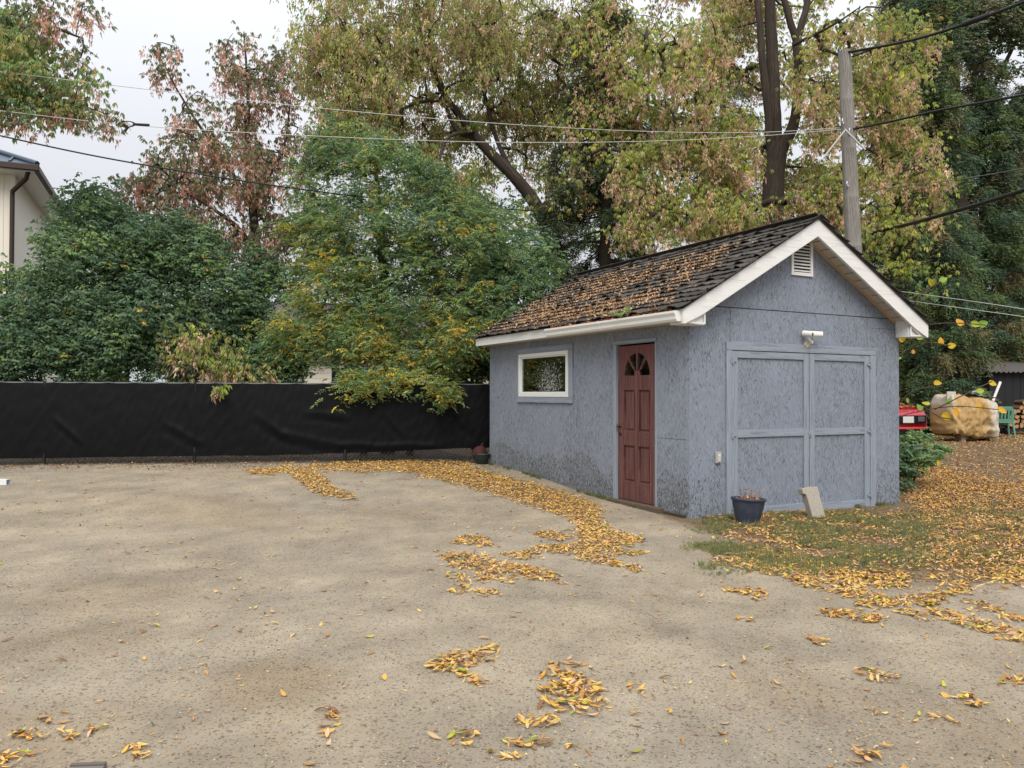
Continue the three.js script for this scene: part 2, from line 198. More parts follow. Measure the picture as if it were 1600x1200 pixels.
// ------------------------------------------------------------------ the shed: x along its front, z = 0 the front wall, x = 0 the wall with the red door
const W = 3.84, L = 5.26, SL = 0.573, PA = Math.atan(SL), OF = 0.26;
const roofTop = (x) => 2.609 + SL * (x < W / 2 ? x : W - x);
const shed = thing('garden_shed', 'blue grey painted strand board shed with red door and leaf covered shingle roof', 'shed');
{
  const wallTop = (x) => roofTop(x) - 0.1, fuv = (x, y) => [x / 3.9, (y + 0.2) / 3.9];
  const front = (pts) => { const g = extr(poly(pts), 0.05); g.translate(0, 0, -0.05); mapUV(g, fuv); return part('wall_panel', g, mFront, shed); };
  const e = 0.0045;
  front([[0.022, -0.3], [0.62, -0.3], [0.62, 2.03], [0.68 - e, 2.03], [0.68 - e, 2.52], [0.055, 2.52], [0.022, wallTop(0)]]);
  front([[0.68 + e, 2.03], [3.176 - e, 2.03], [3.176 - e, 2.52], [0.68 + e, 2.52]]);
  front([[3.176 + e, 2.03], [3.305, 2.03], [3.305, -0.3], [W, -0.3], [W, 2.378], [3.176 + e, 2.378]]);
  front([[3.176 + e, 2.382], [W, 2.382], [W, wallTop(W)], [W - 0.055, 2.52], [3.176 + e, 2.52]]);
  const gy = 2.531;
  front([[0.09, gy], [2.76, gy], [2.76, wallTop(2.76)], [W / 2, wallTop(W / 2)], [0.09, wallTop(0.09)]]);
  front([[2.765, gy], [W - 0.09, gy], [W - 0.09, wallTop(W - 0.09)], [2.765, wallTop(2.765)]]);
  part('wall_frame', mergeGeometries([box2(0.055, W - 0.055, 2.48, 2.57, -0.1, -0.052, 0), box2(0.6, 0.76, 2.1, 2.5, -0.1, -0.052, 0), box2(3.1, 3.26, 2.1, 2.5, -0.1, -0.052, 0), box2(2.7, 2.84, 2.57, 3.1, -0.1, -0.052, 0)]), mInside, shed, 'stuff');
  // wall with the door: panels lie in s = -z, y
  const side = (s0, s1, y0, y1, holes = [], pts) => { const S = poly(pts || [[s0, y0], [s1, y0], [s1, y1], [s0, y1]]); holes.forEach((h) => hole(S, h)); const g = extr(S, 0.014); g.rotateY(Math.PI / 2); mapUV(g, (x, y, z) => [-z / 5.3, (y + 0.15) / 2.65]); return part('wall_panel', g, mSide, shed); };
  const T = 2.44;
  side(0.0, 0.585, -0.2, 0.91);
  side(0, 0, 0, 0, [], [[0.0, 0.915], [0.585, 0.915], [0.585, 2.115], [1.43, 2.115], [1.43, -0.2], [1.486, -0.2], [1.486, T], [0.0, T]]);
  side(1.494, 2.584, -0.2, T);
  side(0, 0, 0, 0, [], [[2.592, -0.2], [3.731, -0.2], [3.731, 1.40], [2.66, 1.40], [2.66, 2.12], [3.731, 2.12], [3.731, T], [2.592, T]]);
  side(0, 0, 0, 0, [], [[3.739, -0.2], [L, -0.2], [L, T], [3.739, T], [3.739, 2.12], [4.15, 2.12], [4.15, 1.40], [3.739, 1.40]]);
  part('wall_frame', mergeGeometries([box2(0.016, 0.06, -0.3, 2.46, -0.1, -0.052, 0), box2(0.016, 0.05, -0.3, 2.4, -1.53, -1.45, 0), box2(0.016, 0.05, -0.3, 2.4, -2.63, -2.55, 0), box2(0.016, 0.05, -0.3, 1.39, -3.78, -3.69, 0), box2(0.016, 0.05, 2.13, 2.4, -3.78, -3.69, 0), box2(0.016, 0.05, 0.87, 0.95, -0.55, -0.1, 0)]), mInside, shed, 'stuff');
  const back = extr(poly([[0, -0.2], [W, -0.2], [W, wallTop(W)], [W / 2, wallTop(W / 2)], [0, wallTop(0)]]), 0.05); back.translate(0, 0, -L - 0.053); mapUV(back, fuv); part('wall', back, mFront, shed);
  part('wall', mapUV(box2(W - 0.05, W, -0.3, T, -L, -0.052, 0), (x, y, z) => [-z / 5.3, (y + 0.15) / 2.65]), mSide, shed);
  part('floor', box2(0.06, W - 0.06, -0.2, 0.05, -L + 0.01, -0.06, 0), mInside, shed);
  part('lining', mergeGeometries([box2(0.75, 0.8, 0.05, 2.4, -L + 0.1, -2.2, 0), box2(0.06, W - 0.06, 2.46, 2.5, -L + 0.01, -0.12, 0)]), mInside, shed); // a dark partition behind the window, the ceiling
  // ---- big double doors
  for (const [x0, x1, y0, y1] of [[0.604, 0.694, -0.07, 1.998], [3.212, 3.323, -0.1, 1.998], [0.604, 3.323, 2.0, 2.103]]) part('door_trim', boxUV(box2(x0, x1, y0, y1, 0.001, 0.024, 0.005)), mTrim, shed);
  const hinge = (x, y, parent, dir) => { const g = [box2(-0.011, 0.011, -0.045, 0.045, 0, 0.014, 0.004), box2(Math.min(0, 0.062 * dir), Math.max(0, 0.062 * dir), -0.016, 0.016, 0, 0.006, 0.002), box2(Math.min(-0.03 * dir, 0), Math.max(0, -0.03 * dir), -0.03, 0.03, 0, 0.005, 0.002)].map((q) => q); const m = mergeGeometries(g.map((q) => (dir < 0 ? q : q))); m.translate(x, y, 0.026); part('hinge', m, mTrim, parent); };
  const leaf = (x0, x1, sl, sr, yb, hx, dir) => { const g = box2(x0 + 0.004, x1 - 0.004, yb + 0.003, 1.99, -0.03, -0.006, 0); mapUV(g, (x, y) => [x / 3.9 + 0.13, (y + 0.2) / 3.9 + 0.31]); const d = part('garage_door', g, mFront, shed);
    const b = (n, a, c, y0, y1, z = 0.016) => part(n, boxUV(box2(a, c, y0, y1, -0.004, z, 0.004)), mTrim, d);
    b('stile', x0, sl, yb, 1.993); b('stile', sr, x1, yb, 1.993); b('rail', sl + 0.002, sr - 0.002, 1.908, 1.993, 0.0155); b('rail', sl + 0.002, sr - 0.002, 0.922, 1.014, 0.0155); b('rail', sl + 0.002, sr - 0.002, yb, yb + 0.1, 0.0155);
    for (const y of [1.87, 0.955, 0.08]) hinge(hx, y, d, dir); };
  leaf(0.698, 2.03, 0.79, 1.936, -0.05, 0.697, 1); leaf(2.042, 3.208, 2.134, 3.104, -0.075, 3.21, -1);
  part('door_latch', mergeGeometries([box2(2.02, 2.06, 0.9, 0.98, 0.0175, 0.027, 0.003), box2(2.03, 2.05, 0.92, 0.95, 0.027, 0.043, 0.004)]), mTrim, shed);
  // ---- gable vent
  { const v = part('gable_vent', mergeGeometries([box2(1.71, 1.75, 3.0, 3.56, 0, 0.028), box2(2.06, 2.1, 3.0, 3.56, 0, 0.028), box2(1.752, 2.058, 3.0, 3.045, 0, 0.028), box2(1.752, 2.058, 3.52, 3.56, 0, 0.028)]), mVinyl, shed);
    part('vent_opening', box2(1.75, 2.06, 3.04, 3.52, -0.0, 0.003, 0), mBlack, v);
    for (let k = 0; k < 11; k++) { const g = new THREE.BoxGeometry(0.306, 0.03, 0.004); g.rotateX(-0.75); g.translate(1.905, 3.066 + k * 0.0425, 0.016); part('slat', g, mVinyl, v); } }
  // ---- red door
  const toSide = (g, z) => { g.rotateY(-Math.PI / 2); g.translate(0, 0, z); return g; };
  { const DW = 0.815, dy = 0.062, S = poly([[0, 0], [DW, 0], [DW, 2.03], [0, 2.03]]), P = [[0.125, 0.365, 0.24, 0.72], [0.45, 0.69, 0.24, 0.72], [0.125, 0.365, 0.905, 1.45], [0.45, 0.69, 0.905, 1.45]];
    P.forEach(([a, b, c, d]) => hole(S, [[a, c], [a, d], [b, d], [b, c]]));
    const fan = (r0, r1, a0, a1) => { const o = []; const cx = DW / 2, cy = 1.635; for (let k = 0; k <= 10; k++) { const a = a0 + (a1 - a0) * k / 10; o.push([cx + Math.cos(a) * 0.275 * r1, cy + Math.sin(a) * 0.30 * r1]); } for (let k = 0; k <= 3; k++) { const a = a1 + (a0 - a1) * k / 3; o.push([cx + Math.cos(a) * 0.275 * r0, cy + Math.sin(a) * 0.3 * r0]); } return o; };
    const G4 = [[0.0, 0.80], [0.91, 1.51], [1.63, 2.23], [2.34, Math.PI]]; G4.forEach(([a, b]) => hole(S, fan(0.22, 1, a, b)));
    const place = (g) => { g.translate(0, dy, 0); toSide(g, -1.413); g.translate(0.035, 0, 0); return g; };
    const duv = (g) => mapUV(g, (x, y) => [x / 0.9, y / 2.1]);
    const slab = extr(S, 0.035, 0.004); duv(slab); slab.translate(0, 0, -0.02); const d = part('red_door', place(slab), mDoor, shed);
    for (const [a, b, c, e2] of P) { const m = 0.032, q = [box2(a - 0.002, b + 0.002, c - 0.002, e2 + 0.002, -0.018, -0.006, 0), box2(a + m, b - m, c + m, e2 - m, -0.006, 0.008, 0.009)]; part('raised_panel', place(duv(mergeGeometries(q))), mDoor, d); }
    for (const [x, y, w, h] of [[0.285, 0.82, 0.62, 0.006], [0.285, 1.505, 0.6, 0.006]]) part('moulding', place(duv(box(w - 0.08, h, 0.006, DW / 2, y, 0.0175, 0.002))), mDoor, d);
    for (const [a, b] of G4) { const g = extr(poly(fan(0.2, 1.02, a - 0.02, b + 0.02)), 0.003); g.translate(0, 0, 0.0); part('pane', place(g), mGlass, d); }
    const kn = new THREE.SphereGeometry(0.026, 14, 10); kn.scale(1, 1, 0.8); kn.translate(0.055, 0.97, 0.06); const sh = new THREE.CylinderGeometry(0.012, 0.026, 0.045, 12); sh.rotateX(Math.PI / 2); sh.translate(0.055, 0.97, 0.036); const kh = new THREE.CylinderGeometry(0.02, 0.022, 0.014, 12); kh.rotateX(Math.PI / 2); kh.translate(0.055, 0.86, 0.024);
    part('door_knob', place(mergeGeometries([kn, sh])), std(C(0x5a4a33), 0.45, { metalness: 0.7 }), d); part('deadbolt', place(kh), std(C(0x3a3228), 0.5, { metalness: 0.7 }), d);
    // frame
    const fr = (n, s0, s1, y0, y1, x0, x1) => part(n, boxUV(box2(x0, x1, y0, y1, -s1, -s0, 0.003)), mTrim, shed);
    fr('door_frame', 1.418, 1.485, 0.02, 2.12, -0.02, 0.048); fr('door_frame', 0.56, 0.594, 0.0, 2.12, -0.012, 0.048); fr('door_frame', 0.56, 1.485, 2.122, 2.165, -0.022, 0.048);
    part('threshold', boxUV(box2(-0.09, 0.06, -0.02, 0.052, -1.52, -0.42, 0.01)), std(C(0x57493c), 0.95), shed);
    part('foot_board', boxUV(box2(-0.03, -0.004, -0.1, 0.02, -0.4, -0.02, 0.006)), std(C(0x3c352c), 0.95), shed);
  }
  // ---- window
  { const fr = (n, s0, s1, y0, y1, x0, x1, m, p) => part(n, boxUV(box2(x0, x1, y0, y1, -s1, -s0, 0.004)), m, p);
    fr('window_trim', 2.52, 4.24, 1.32, 1.408, -0.03, -0.001, mTrim, shed); fr('window_trim', 2.52, 4.24, 2.112, 2.2, -0.022, -0.001, mTrim, shed); fr('window_trim', 2.52, 2.628, 1.41, 2.11, -0.022, -0.001, mTrim, shed); fr('window_trim', 4.182, 4.24, 1.41, 2.11, -0.022, -0.001, mTrim, shed);
    const w = part('window', boxUV(mergeGeometries([box2(-0.034, 0.03, 1.412, 1.47, -4.178, -2.632), box2(-0.034, 0.03, 2.052, 2.108, -4.178, -2.632), box2(-0.034, 0.03, 1.472, 2.05, -4.178, -4.115), box2(-0.034, 0.03, 1.472, 2.05, -2.695, -2.632)])), mVinyl, shed);
    part('window_bead', mergeGeometries([box2(-0.018, 0.02, 1.471, 1.492, -4.113, -2.697), box2(-0.018, 0.02, 2.032, 2.05, -4.113, -2.697), box2(-0.018, 0.02, 1.493, 2.03, -4.113, -4.095), box2(-0.018, 0.02, 1.493, 2.03, -2.715, -2.697)]), mVinyl, w);
    part('pane', box2(-0.004, 0, 1.49, 2.033, -4.096, -2.714, 0), mGlass, w);
    const spot = new THREE.CircleGeometry(1, 6); spot.rotateY(-Math.PI / 2); const N = 900, sp = new THREE.InstancedMesh(spot, std(C(0xb9bdb9), 0.8), N), M = new THREE.Matrix4(), Q = new THREE.Quaternion(); // small pale specks on the glass, denser towards the bottom
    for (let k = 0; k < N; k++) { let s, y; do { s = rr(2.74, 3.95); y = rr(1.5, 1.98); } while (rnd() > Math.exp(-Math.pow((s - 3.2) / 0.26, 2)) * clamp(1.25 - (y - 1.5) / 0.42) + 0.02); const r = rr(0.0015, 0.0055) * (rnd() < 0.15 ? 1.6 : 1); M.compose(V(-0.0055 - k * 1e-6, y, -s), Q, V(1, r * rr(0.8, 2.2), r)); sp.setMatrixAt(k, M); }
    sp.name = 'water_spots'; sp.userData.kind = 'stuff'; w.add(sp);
  }
  // ---- eaves, rakes, gutter
  const bez = (pts) => { const g = extr(poly(pts), 0.032, 0.003); boxUV(g); return g; };
  const rk = 0.222, xe = -0.27;
  { const t = (x) => roofTop(x) - 0.012; let g = bez([[xe, t(xe)], [xe, t(xe) - 0.175], [xe + 0.02, t(xe) - 0.178], [0.02, t(0.02) - rk], [W / 2 - 0.004, t(W / 2) - rk], [W / 2 - 0.004, t(W / 2)]]); g.translate(0, 0, OF - 0.03); part('rake_board', g, mWhite, shed);
    g = bez([[W / 2 + 0.004, t(W / 2)], [W / 2 + 0.004, t(W / 2) - rk], [W - 0.02, t(0.02) - rk], [W - xe - 0.02, t(xe) - 0.178], [W - xe, t(xe) - 0.175], [W - xe, t(xe)]]); g.translate(0, 0, OF - 0.03); part('rake_board', g, mWhite, shed);
    for (const s of [0, 1]) { // boxed ends of the eaves, with a triangular panel
      const X = (x) => s ? W - x : x, y0 = 2.262; g = extr(poly([[X(xe + 0.01), y0 + 0.002], [X(0.085), y0 + 0.002], [X(0.085), t(0.085) - 0.1], [X(xe + 0.01), t(xe) - 0.02]].slice()), 0.2); g.translate(0, 0, 0.012); const bx = part('eave_return', boxUV(g), mWhite, shed);
      const tri = hole(poly([[X(-0.2), y0 + 0.012], [X(0.078), y0 + 0.012], [X(0.078), y0 + 0.16]]), [[X(-0.11), y0 + 0.032], [X(0.058), y0 + 0.032], [X(0.058), y0 + 0.125]]); g = extr(tri, 0.006); g.translate(0, 0, 0.2325); part('triangle_moulding', g, mWhite, bx); }
    // soffit boards under the front overhang
    const n = 12, len = (W / 2 - 0.02) / Math.cos(PA); for (const s of [0, 1]) for (let k = 0; k < n; k++) { if (s === 0 && k % 1) continue; const b = new THREE.BoxGeometry(len / n - 0.016, 0.012, OF - 0.035); const x = 0.02 + (W / 2 - 0.02) * (k + 0.5) / n; b.rotateZ(PA); b.translate(x, roofTop(x) - 0.165, (OF - 0.03) / 2); if (s) b.scale(-1, 1, 1), b.translate(W, 0, 0); if (s) { const I = b.index; for (let q = 0; q < I.count; q += 3) { const a = I.getX(q); I.setX(q, I.getX(q + 1)); I.setX(q + 1, a); } b.computeVertexNormals(); } part('soffit_board', b, mSoffit, shed); }
    for (const s of [0, 1]) { const b = new THREE.BoxGeometry(len, 0.03, 0.022); b.rotateZ(s ? -PA : PA); const x = s ? W * 0.75 : W * 0.25; b.translate(x, roofTop(x) - 0.188, 0.012); part('soffit_trim', b, std(C(0xb5a184), 0.7), shed); }
    part('soffit_backing', (() => { const S = poly([[xe + 0.02, roofTop(xe) - 0.14], [W / 2, roofTop(W / 2) - 0.14], [W - xe - 0.02, roofTop(xe) - 0.14], [W - xe - 0.02, roofTop(xe) - 0.06], [W / 2, roofTop(W / 2) - 0.06], [xe + 0.02, roofTop(xe) - 0.06]]); const q = extr(S, OF - 0.04); q.translate(0, 0, 0.003); return q; })(), mInside, shed);
  }
  for (const s of [0, 1]) { const X0 = s ? W - xe - 0.025 : xe, X1 = s ? W - xe : xe + 0.025; part('fascia', boxUV(box2(X0, X1, 2.302, 2.452, -L - 0.08, 0.225, 0.003)), mWhite, shed); const a = s ? W - 0.0 : xe + 0.027, b = s ? W - xe - 0.027 : 0.0; part('soffit_board', box2(a, b, 2.31, 2.322, -L - 0.07, 0.0, 0), mSoffit, shed); }
  { const pr = [[0, 0], [-0.055, 0.0], [-0.075, 0.025], [-0.078, 0.06], [-0.1, 0.095], [-0.1, 0.12], [-0.088, 0.12], [-0.088, 0.113], [-0.094, 0.11], [-0.094, 0.098], [-0.072, 0.063], [-0.069, 0.028], [-0.052, 0.007], [-0.006, 0.007], [-0.006, 0.12], [0, 0.12]]; const g = extr(poly(pr), 2.95); boxUV(g); g.translate(xe - 0.002, 2.292, -2.734); const gt = part('gutter', g, mVinyl, shed);
    for (const z of [-2.736, 0.217]) part('gutter_cap', extr(poly([[0, 0], [-0.055, 0], [-0.075, 0.025], [-0.078, 0.06], [-0.1, 0.095], [-0.1, 0.12], [0, 0.12]]), 0.002).translate(xe - 0.002, 2.292, z), mVinyl, gt);
    part('gutter_joint', extr(poly([[0, -0.003], [-0.057, -0.003], [-0.079, 0.025], [-0.082, 0.06], [-0.104, 0.095], [-0.104, 0.122], [-0.1, 0.122], [-0.1, 0.095], [-0.078, 0.06], [-0.075, 0.025], [-0.055, -0.0005], [0, -0.0005]]), 0.03).translate(xe - 0.002, 2.292, -1.35), mVinyl, gt); }
  // ---- roof deck and shingles
  const deckShape = poly([[xe - 0.02, roofTop(xe - 0.02) - 0.012], [W / 2, roofTop(W / 2) - 0.012], [W - xe + 0.02, roofTop(xe - 0.02) - 0.012], [W - xe + 0.02, roofTop(xe - 0.02)], [W / 2, roofTop(W / 2)], [xe - 0.02, roofTop(xe - 0.02)]]);
  const deck = extr(deckShape, L + 0.1 + OF + 0.03); deck.translate(0, 0, -L - 0.1); const roof = part('roof', deck, mBlack, shed);
  const ca = Math.cos(PA), sa = Math.sin(PA), variants = [];
  for (let v = 0; v < 8; v++) { const w = 0.352, h = 0.25, g = new THREE.BoxGeometry(w, h, 0.011, 8, 3, 1); g.translate(0, h / 2, 0); const P = g.attributes.position, k1 = rr(0.015, 0.045), k2 = rr(0.008, 0.026), o = rr(0, 50), sag = rr(-0.012, 0.012);
    for (let i = 0; i < P.count; i++) { const x = P.getX(i), y = P.getY(i), t = clamp(1 - y / 0.16), bend = t * t; let z = P.getZ(i) + 0.006 + bend * (k1 * Math.max(0, noise(x * 7 + o, 3, v) + 0.25) * 1.6 + k2 * Math.max(0, noise(x * 17 + o, 8, v))); let yy = y + (1 - clamp(y / 0.1)) * (0.022 * noise(x * 9, o) + 0.016 * noise(x * 26, o + 3) + sag * x * 4); P.setXYZ(i, x, yy, z); }
    g.computeVertexNormals(); boxUV(g, 1); variants.push(toCreasedNormals(g, 0.7)); }
  const Zl = -L - 0.12, n = 17, EX = 0.151, cw = (L + 0.12 + OF + 0.035) / 16, m4 = new THREE.Matrix4();
  const spots = [];
  for (let c = 0; c < n; c++) for (let k = 0; k < 16 + (c % 2); k++) { const half = c % 2 ? 0 : 0.5; let z = Zl + (k + half) * cw; if (c % 2 && (k === 0 || k === 16)) { z += k ? -cw * 0.22 : cw * 0.22; } spots.push([c, z, (c % 2 && (k === 0 || k === 16)) ? 0.55 : 1]); }
  for (const [c, z, wide] of spots) { const u = c * EX + rr(-0.008, 0.008), tilt = 0.035 + rr(-0.01, 0.03), x = xe - 0.045 + u * ca, y = roofTop(xe - 0.045) + u * sa + 0.006;
    const s = part('shingle', pick(variants), pick(shingleMats), roof); const X = V(0, 0, 1), a = PA - tilt, Y = V(Math.cos(a), Math.sin(a), 0), N = V(-Math.sin(a), Math.cos(a), 0); m4.makeBasis(X, Y, N); m4.multiply(new THREE.Matrix4().makeRotationZ(rr(-0.035, 0.035))); m4.scale(V(wide * cw / 0.352 * rr(0.97, 1.02), 1, 1)); m4.setPosition(x - sa * 0.009, y + ca * 0.009, z); m4.decompose(s.position, s.quaternion, s.scale); }
  const far = new THREE.InstancedMesh(variants[2], shingleMats[1], spots.length); spots.forEach(([c, z, wide], i) => { const u = c * EX, a = PA - 0.04; m4.makeBasis(V(0, 0, -1), V(-Math.cos(a), Math.sin(a), 0), V(Math.sin(a), Math.cos(a), 0)); m4.scale(V(wide, 1, 1)); m4.setPosition(W - xe + 0.045 - u * ca + sa * 0.009, roofTop(xe - 0.045) + u * sa + 0.014, z); far.setMatrixAt(i, m4); }); far.name = 'far_slope_shingles'; far.userData.kind = 'stuff'; roof.add(far);
  for (let k = 0; k < 22; k++) { const g = pick(variants); const s = part('ridge_shingle', ridgeCap(k), pick(shingleMats), roof); s.position.set(W / 2, roofTop(W / 2) + 0.028, Zl + k * (L + 0.36) / 21.3); }
  function ridgeCap(k) { const q = new THREE.BoxGeometry(0.3, 0.01, 0.31, 6, 1, 3), P = q.attributes.position; for (let i = 0; i < P.count; i++) { const x = P.getX(i), z = P.getZ(i); P.setY(i, P.getY(i) - Math.abs(x) * SL * 0.97 + 0.02 * noise(x * 6 + k, z * 5, k) + 0.014 * (z > 0 ? z / 0.15 : 0)); P.setX(i, x + 0.012 * noise(z * 9, k)); } q.computeVertexNormals(); boxUV(q); return q; }
}

// ------------------------------------------------------------------ house at the left, bungalow and dark shed behind
const mSiding = std(C(0xe8e4d8), 0.75), mMetalRoof = std(C(0x3c4b5c), 0.35, { metalness: 0.3 }), mBrown = std(C(0x33261f), 0.5);
{
  const A = at(22, 300, 19), D = at(82, 297, 21.8), dir = D.clone().sub(at(53, 265, 19)).setY(0).normalize(), nrm = V(-dir.z, 0, dir.x); // dir runs away along the side wall
  const h = thing('white_house', 'cream sided two storey house with dark metal roof at the left edge', 'house', [A.x, 0, A.z], Math.atan2(-dir.x, -dir.z));
  // local axes: -z runs along the side wall, -x towards the left of the picture
  const ev = at(53, 266, 19).y, wt = ev - 0.12, Wd = 7, Ld = 9;
  for (let k = 0; k < 34; k++) part('siding_board', box(0.202, wt + 0.3, 0.03, -0.105 - k * 0.206, (wt - 0.3) / 2, -0.005, 0.006), mSiding, h);
  for (let k = 0; k < 43; k++) part('siding_board', box(0.03, wt + 0.3, 0.202, 0.0, (wt - 0.3) / 2, -0.125 - k * 0.206, 0.006), mSiding, h);
  part('wall', box2(-Wd, -0.02, -0.3, wt, -Ld, -0.03, 0), mSiding, h);
  part('corner_trim', box2(-0.05, 0.025, -0.3, wt, -0.06, 0.02), mSiding, h);
  part('soffit', box2(-Wd - 0.45, 0.5, wt, wt + 0.03, -Ld - 0.5, 0.5, 0), mVinyl, h);
  part('gutter', mergeGeometries([box2(-Wd - 0.5, 0.6, wt + 0.02, wt + 0.17, 0.5, 0.6, 0.02), box2(0.5, 0.6, wt + 0.02, wt + 0.17, -Ld - 0.5, 0.498, 0.02)]), mBrown, h, 'stuff');
  { const x0 = -Wd - 0.5, x1 = 0.56, z0 = -Ld - 0.5, z1 = 0.56, y = wt + 0.17, rx = (x0 + x1) / 2, q = (x1 - x0) / 2, t = 0.46, ry = y + q * t; const g = new THREE.BufferGeometry(), p = [x0, y, z1, x1, y, z1, rx, ry, z1 - q, x1, y, z1, x1, y, z0, rx, ry, z0 + q, x1, y, z1, rx, ry, z0 + q, rx, ry, z1 - q, x1, y, z0, x0, y, z0, rx, ry, z0 + q, x0, y, z0, x0, y, z1, rx, ry, z1 - q, x0, y, z0, rx, ry, z1 - q, rx, ry, z0 + q]; g.setAttribute('position', new THREE.Float32BufferAttribute(p, 3)); g.computeVertexNormals(); mapUV(g, (x, yy, z) => [x, z]); const rf = part('roof', g, mMetalRoof, h);
    for (let k = 0; k < 16; k++) { const x = x1 - 0.15 - k * 0.42, d = Math.min(x1 - x, x - x0), l = d * Math.hypot(1, t); if (d < 0.2) continue; const b = new THREE.BoxGeometry(0.04, 0.045, l); b.rotateX(Math.atan(t)); b.translate(x, y + d * t / 2 + 0.02, z1 - d / 2); part('standing_seam', b, mMetalRoof, rf); }
    const hip = new MB().tube([V(x1, y + 0.02, z1), V(rx, ry + 0.02, z1 - q)], 0.07, 6).get(); part('ridge_cap', hip, mMetalRoof, rf); }
  part('downspout', new MB().tube([V(0.36, wt + 0.02, 0.45), V(0.3, wt - 0.12, 0.3), V(-0.02, wt - 0.42, 0.09), V(-0.02, wt - 0.6, 0.085), V(-0.02, 0.3, 0.085)], 0.055, 8).get(), mBrown, h);
}
{ // pale bungalow seen in scraps through the leaves
  const p = at(560, 600, 33), b = thing('pale_bungalow', 'pale bungalow glimpsed through the leaves beyond the fence', 'house', [p.x, ground(p.x, p.z), p.z], -0.25);
  for (let k = 0; k < 14; k++) part('siding_board', box(13, 0.2, 0.04, 0, 0.1 + k * 0.206, 2.5, 0.005), mSiding, b);
  part('wall', box2(-6.5, 6.5, 0, 2.9, -4, 2.47, 0), mSiding, b);
  const rf = part('roof', (() => { const g = extr(poly([[-5, 2.85], [0.6, 5.0], [0.6, 5.1], [-5, 2.95]]), 14, 0); g.rotateY(Math.PI / 2); g.translate(-7, 0, -1.6); return g; })(), std(C(0x4a4644), 0.9), b);
  for (const x of [-4.2, -0.5, 3.6]) { const w = part('window', mergeGeometries([box2(x - 0.7, x + 0.7, 0.95, 1.03, 2.51, 2.57), box2(x - 0.7, x + 0.7, 2.07, 2.15, 2.51, 2.57), box2(x - 0.7, x - 0.62, 1.03, 2.07, 2.51, 2.57), box2(x + 0.62, x + 0.7, 1.03, 2.07, 2.51, 2.57)]), mVinyl, b); part('pane', box2(x - 0.62, x + 0.62, 1.03, 2.07, 2.522, 2.53, 0), std(C(0x2a3036), 0.15), w); }
}
{ const p = at(1546, 640, 23.5), y = ground(p.x, p.z), q = at(1546, 581, 23.5).y - y;
  const s = thing('dark_shed', 'dark charcoal shed with pale corrugated roof at the right edge', 'shed', [p.x, y, p.z], -0.42); const n = 14;
  for (let k = 0; k < n; k++) { const g = box(0.235, q - 0.03, 0.03, 0.12 + k * 0.242, q / 2, 0, 0.005); part('board', g, std(C(0x16181c), 0.7), s); }
  part('wall', box2(0.02, n * 0.242, 0, q - 0.02, -2.6, -0.02, 0), std(C(0x17191d), 0.8), s);
  const g = new THREE.PlaneGeometry(3.8, 3.2, 150, 2); const P = g.attributes.position; for (let i = 0; i < P.count; i++) P.setZ(i, 0.022 * Math.sin(P.getX(i) * 2 * Math.PI / 0.15)); g.rotateX(-Math.PI / 2 + 0.16); g.translate(1.75, q + 0.24, -1.35); g.computeVertexNormals(); part('corrugated_roof', g, std(C(0x5a5754), 0.8, { side: THREE.DoubleSide }), s); }

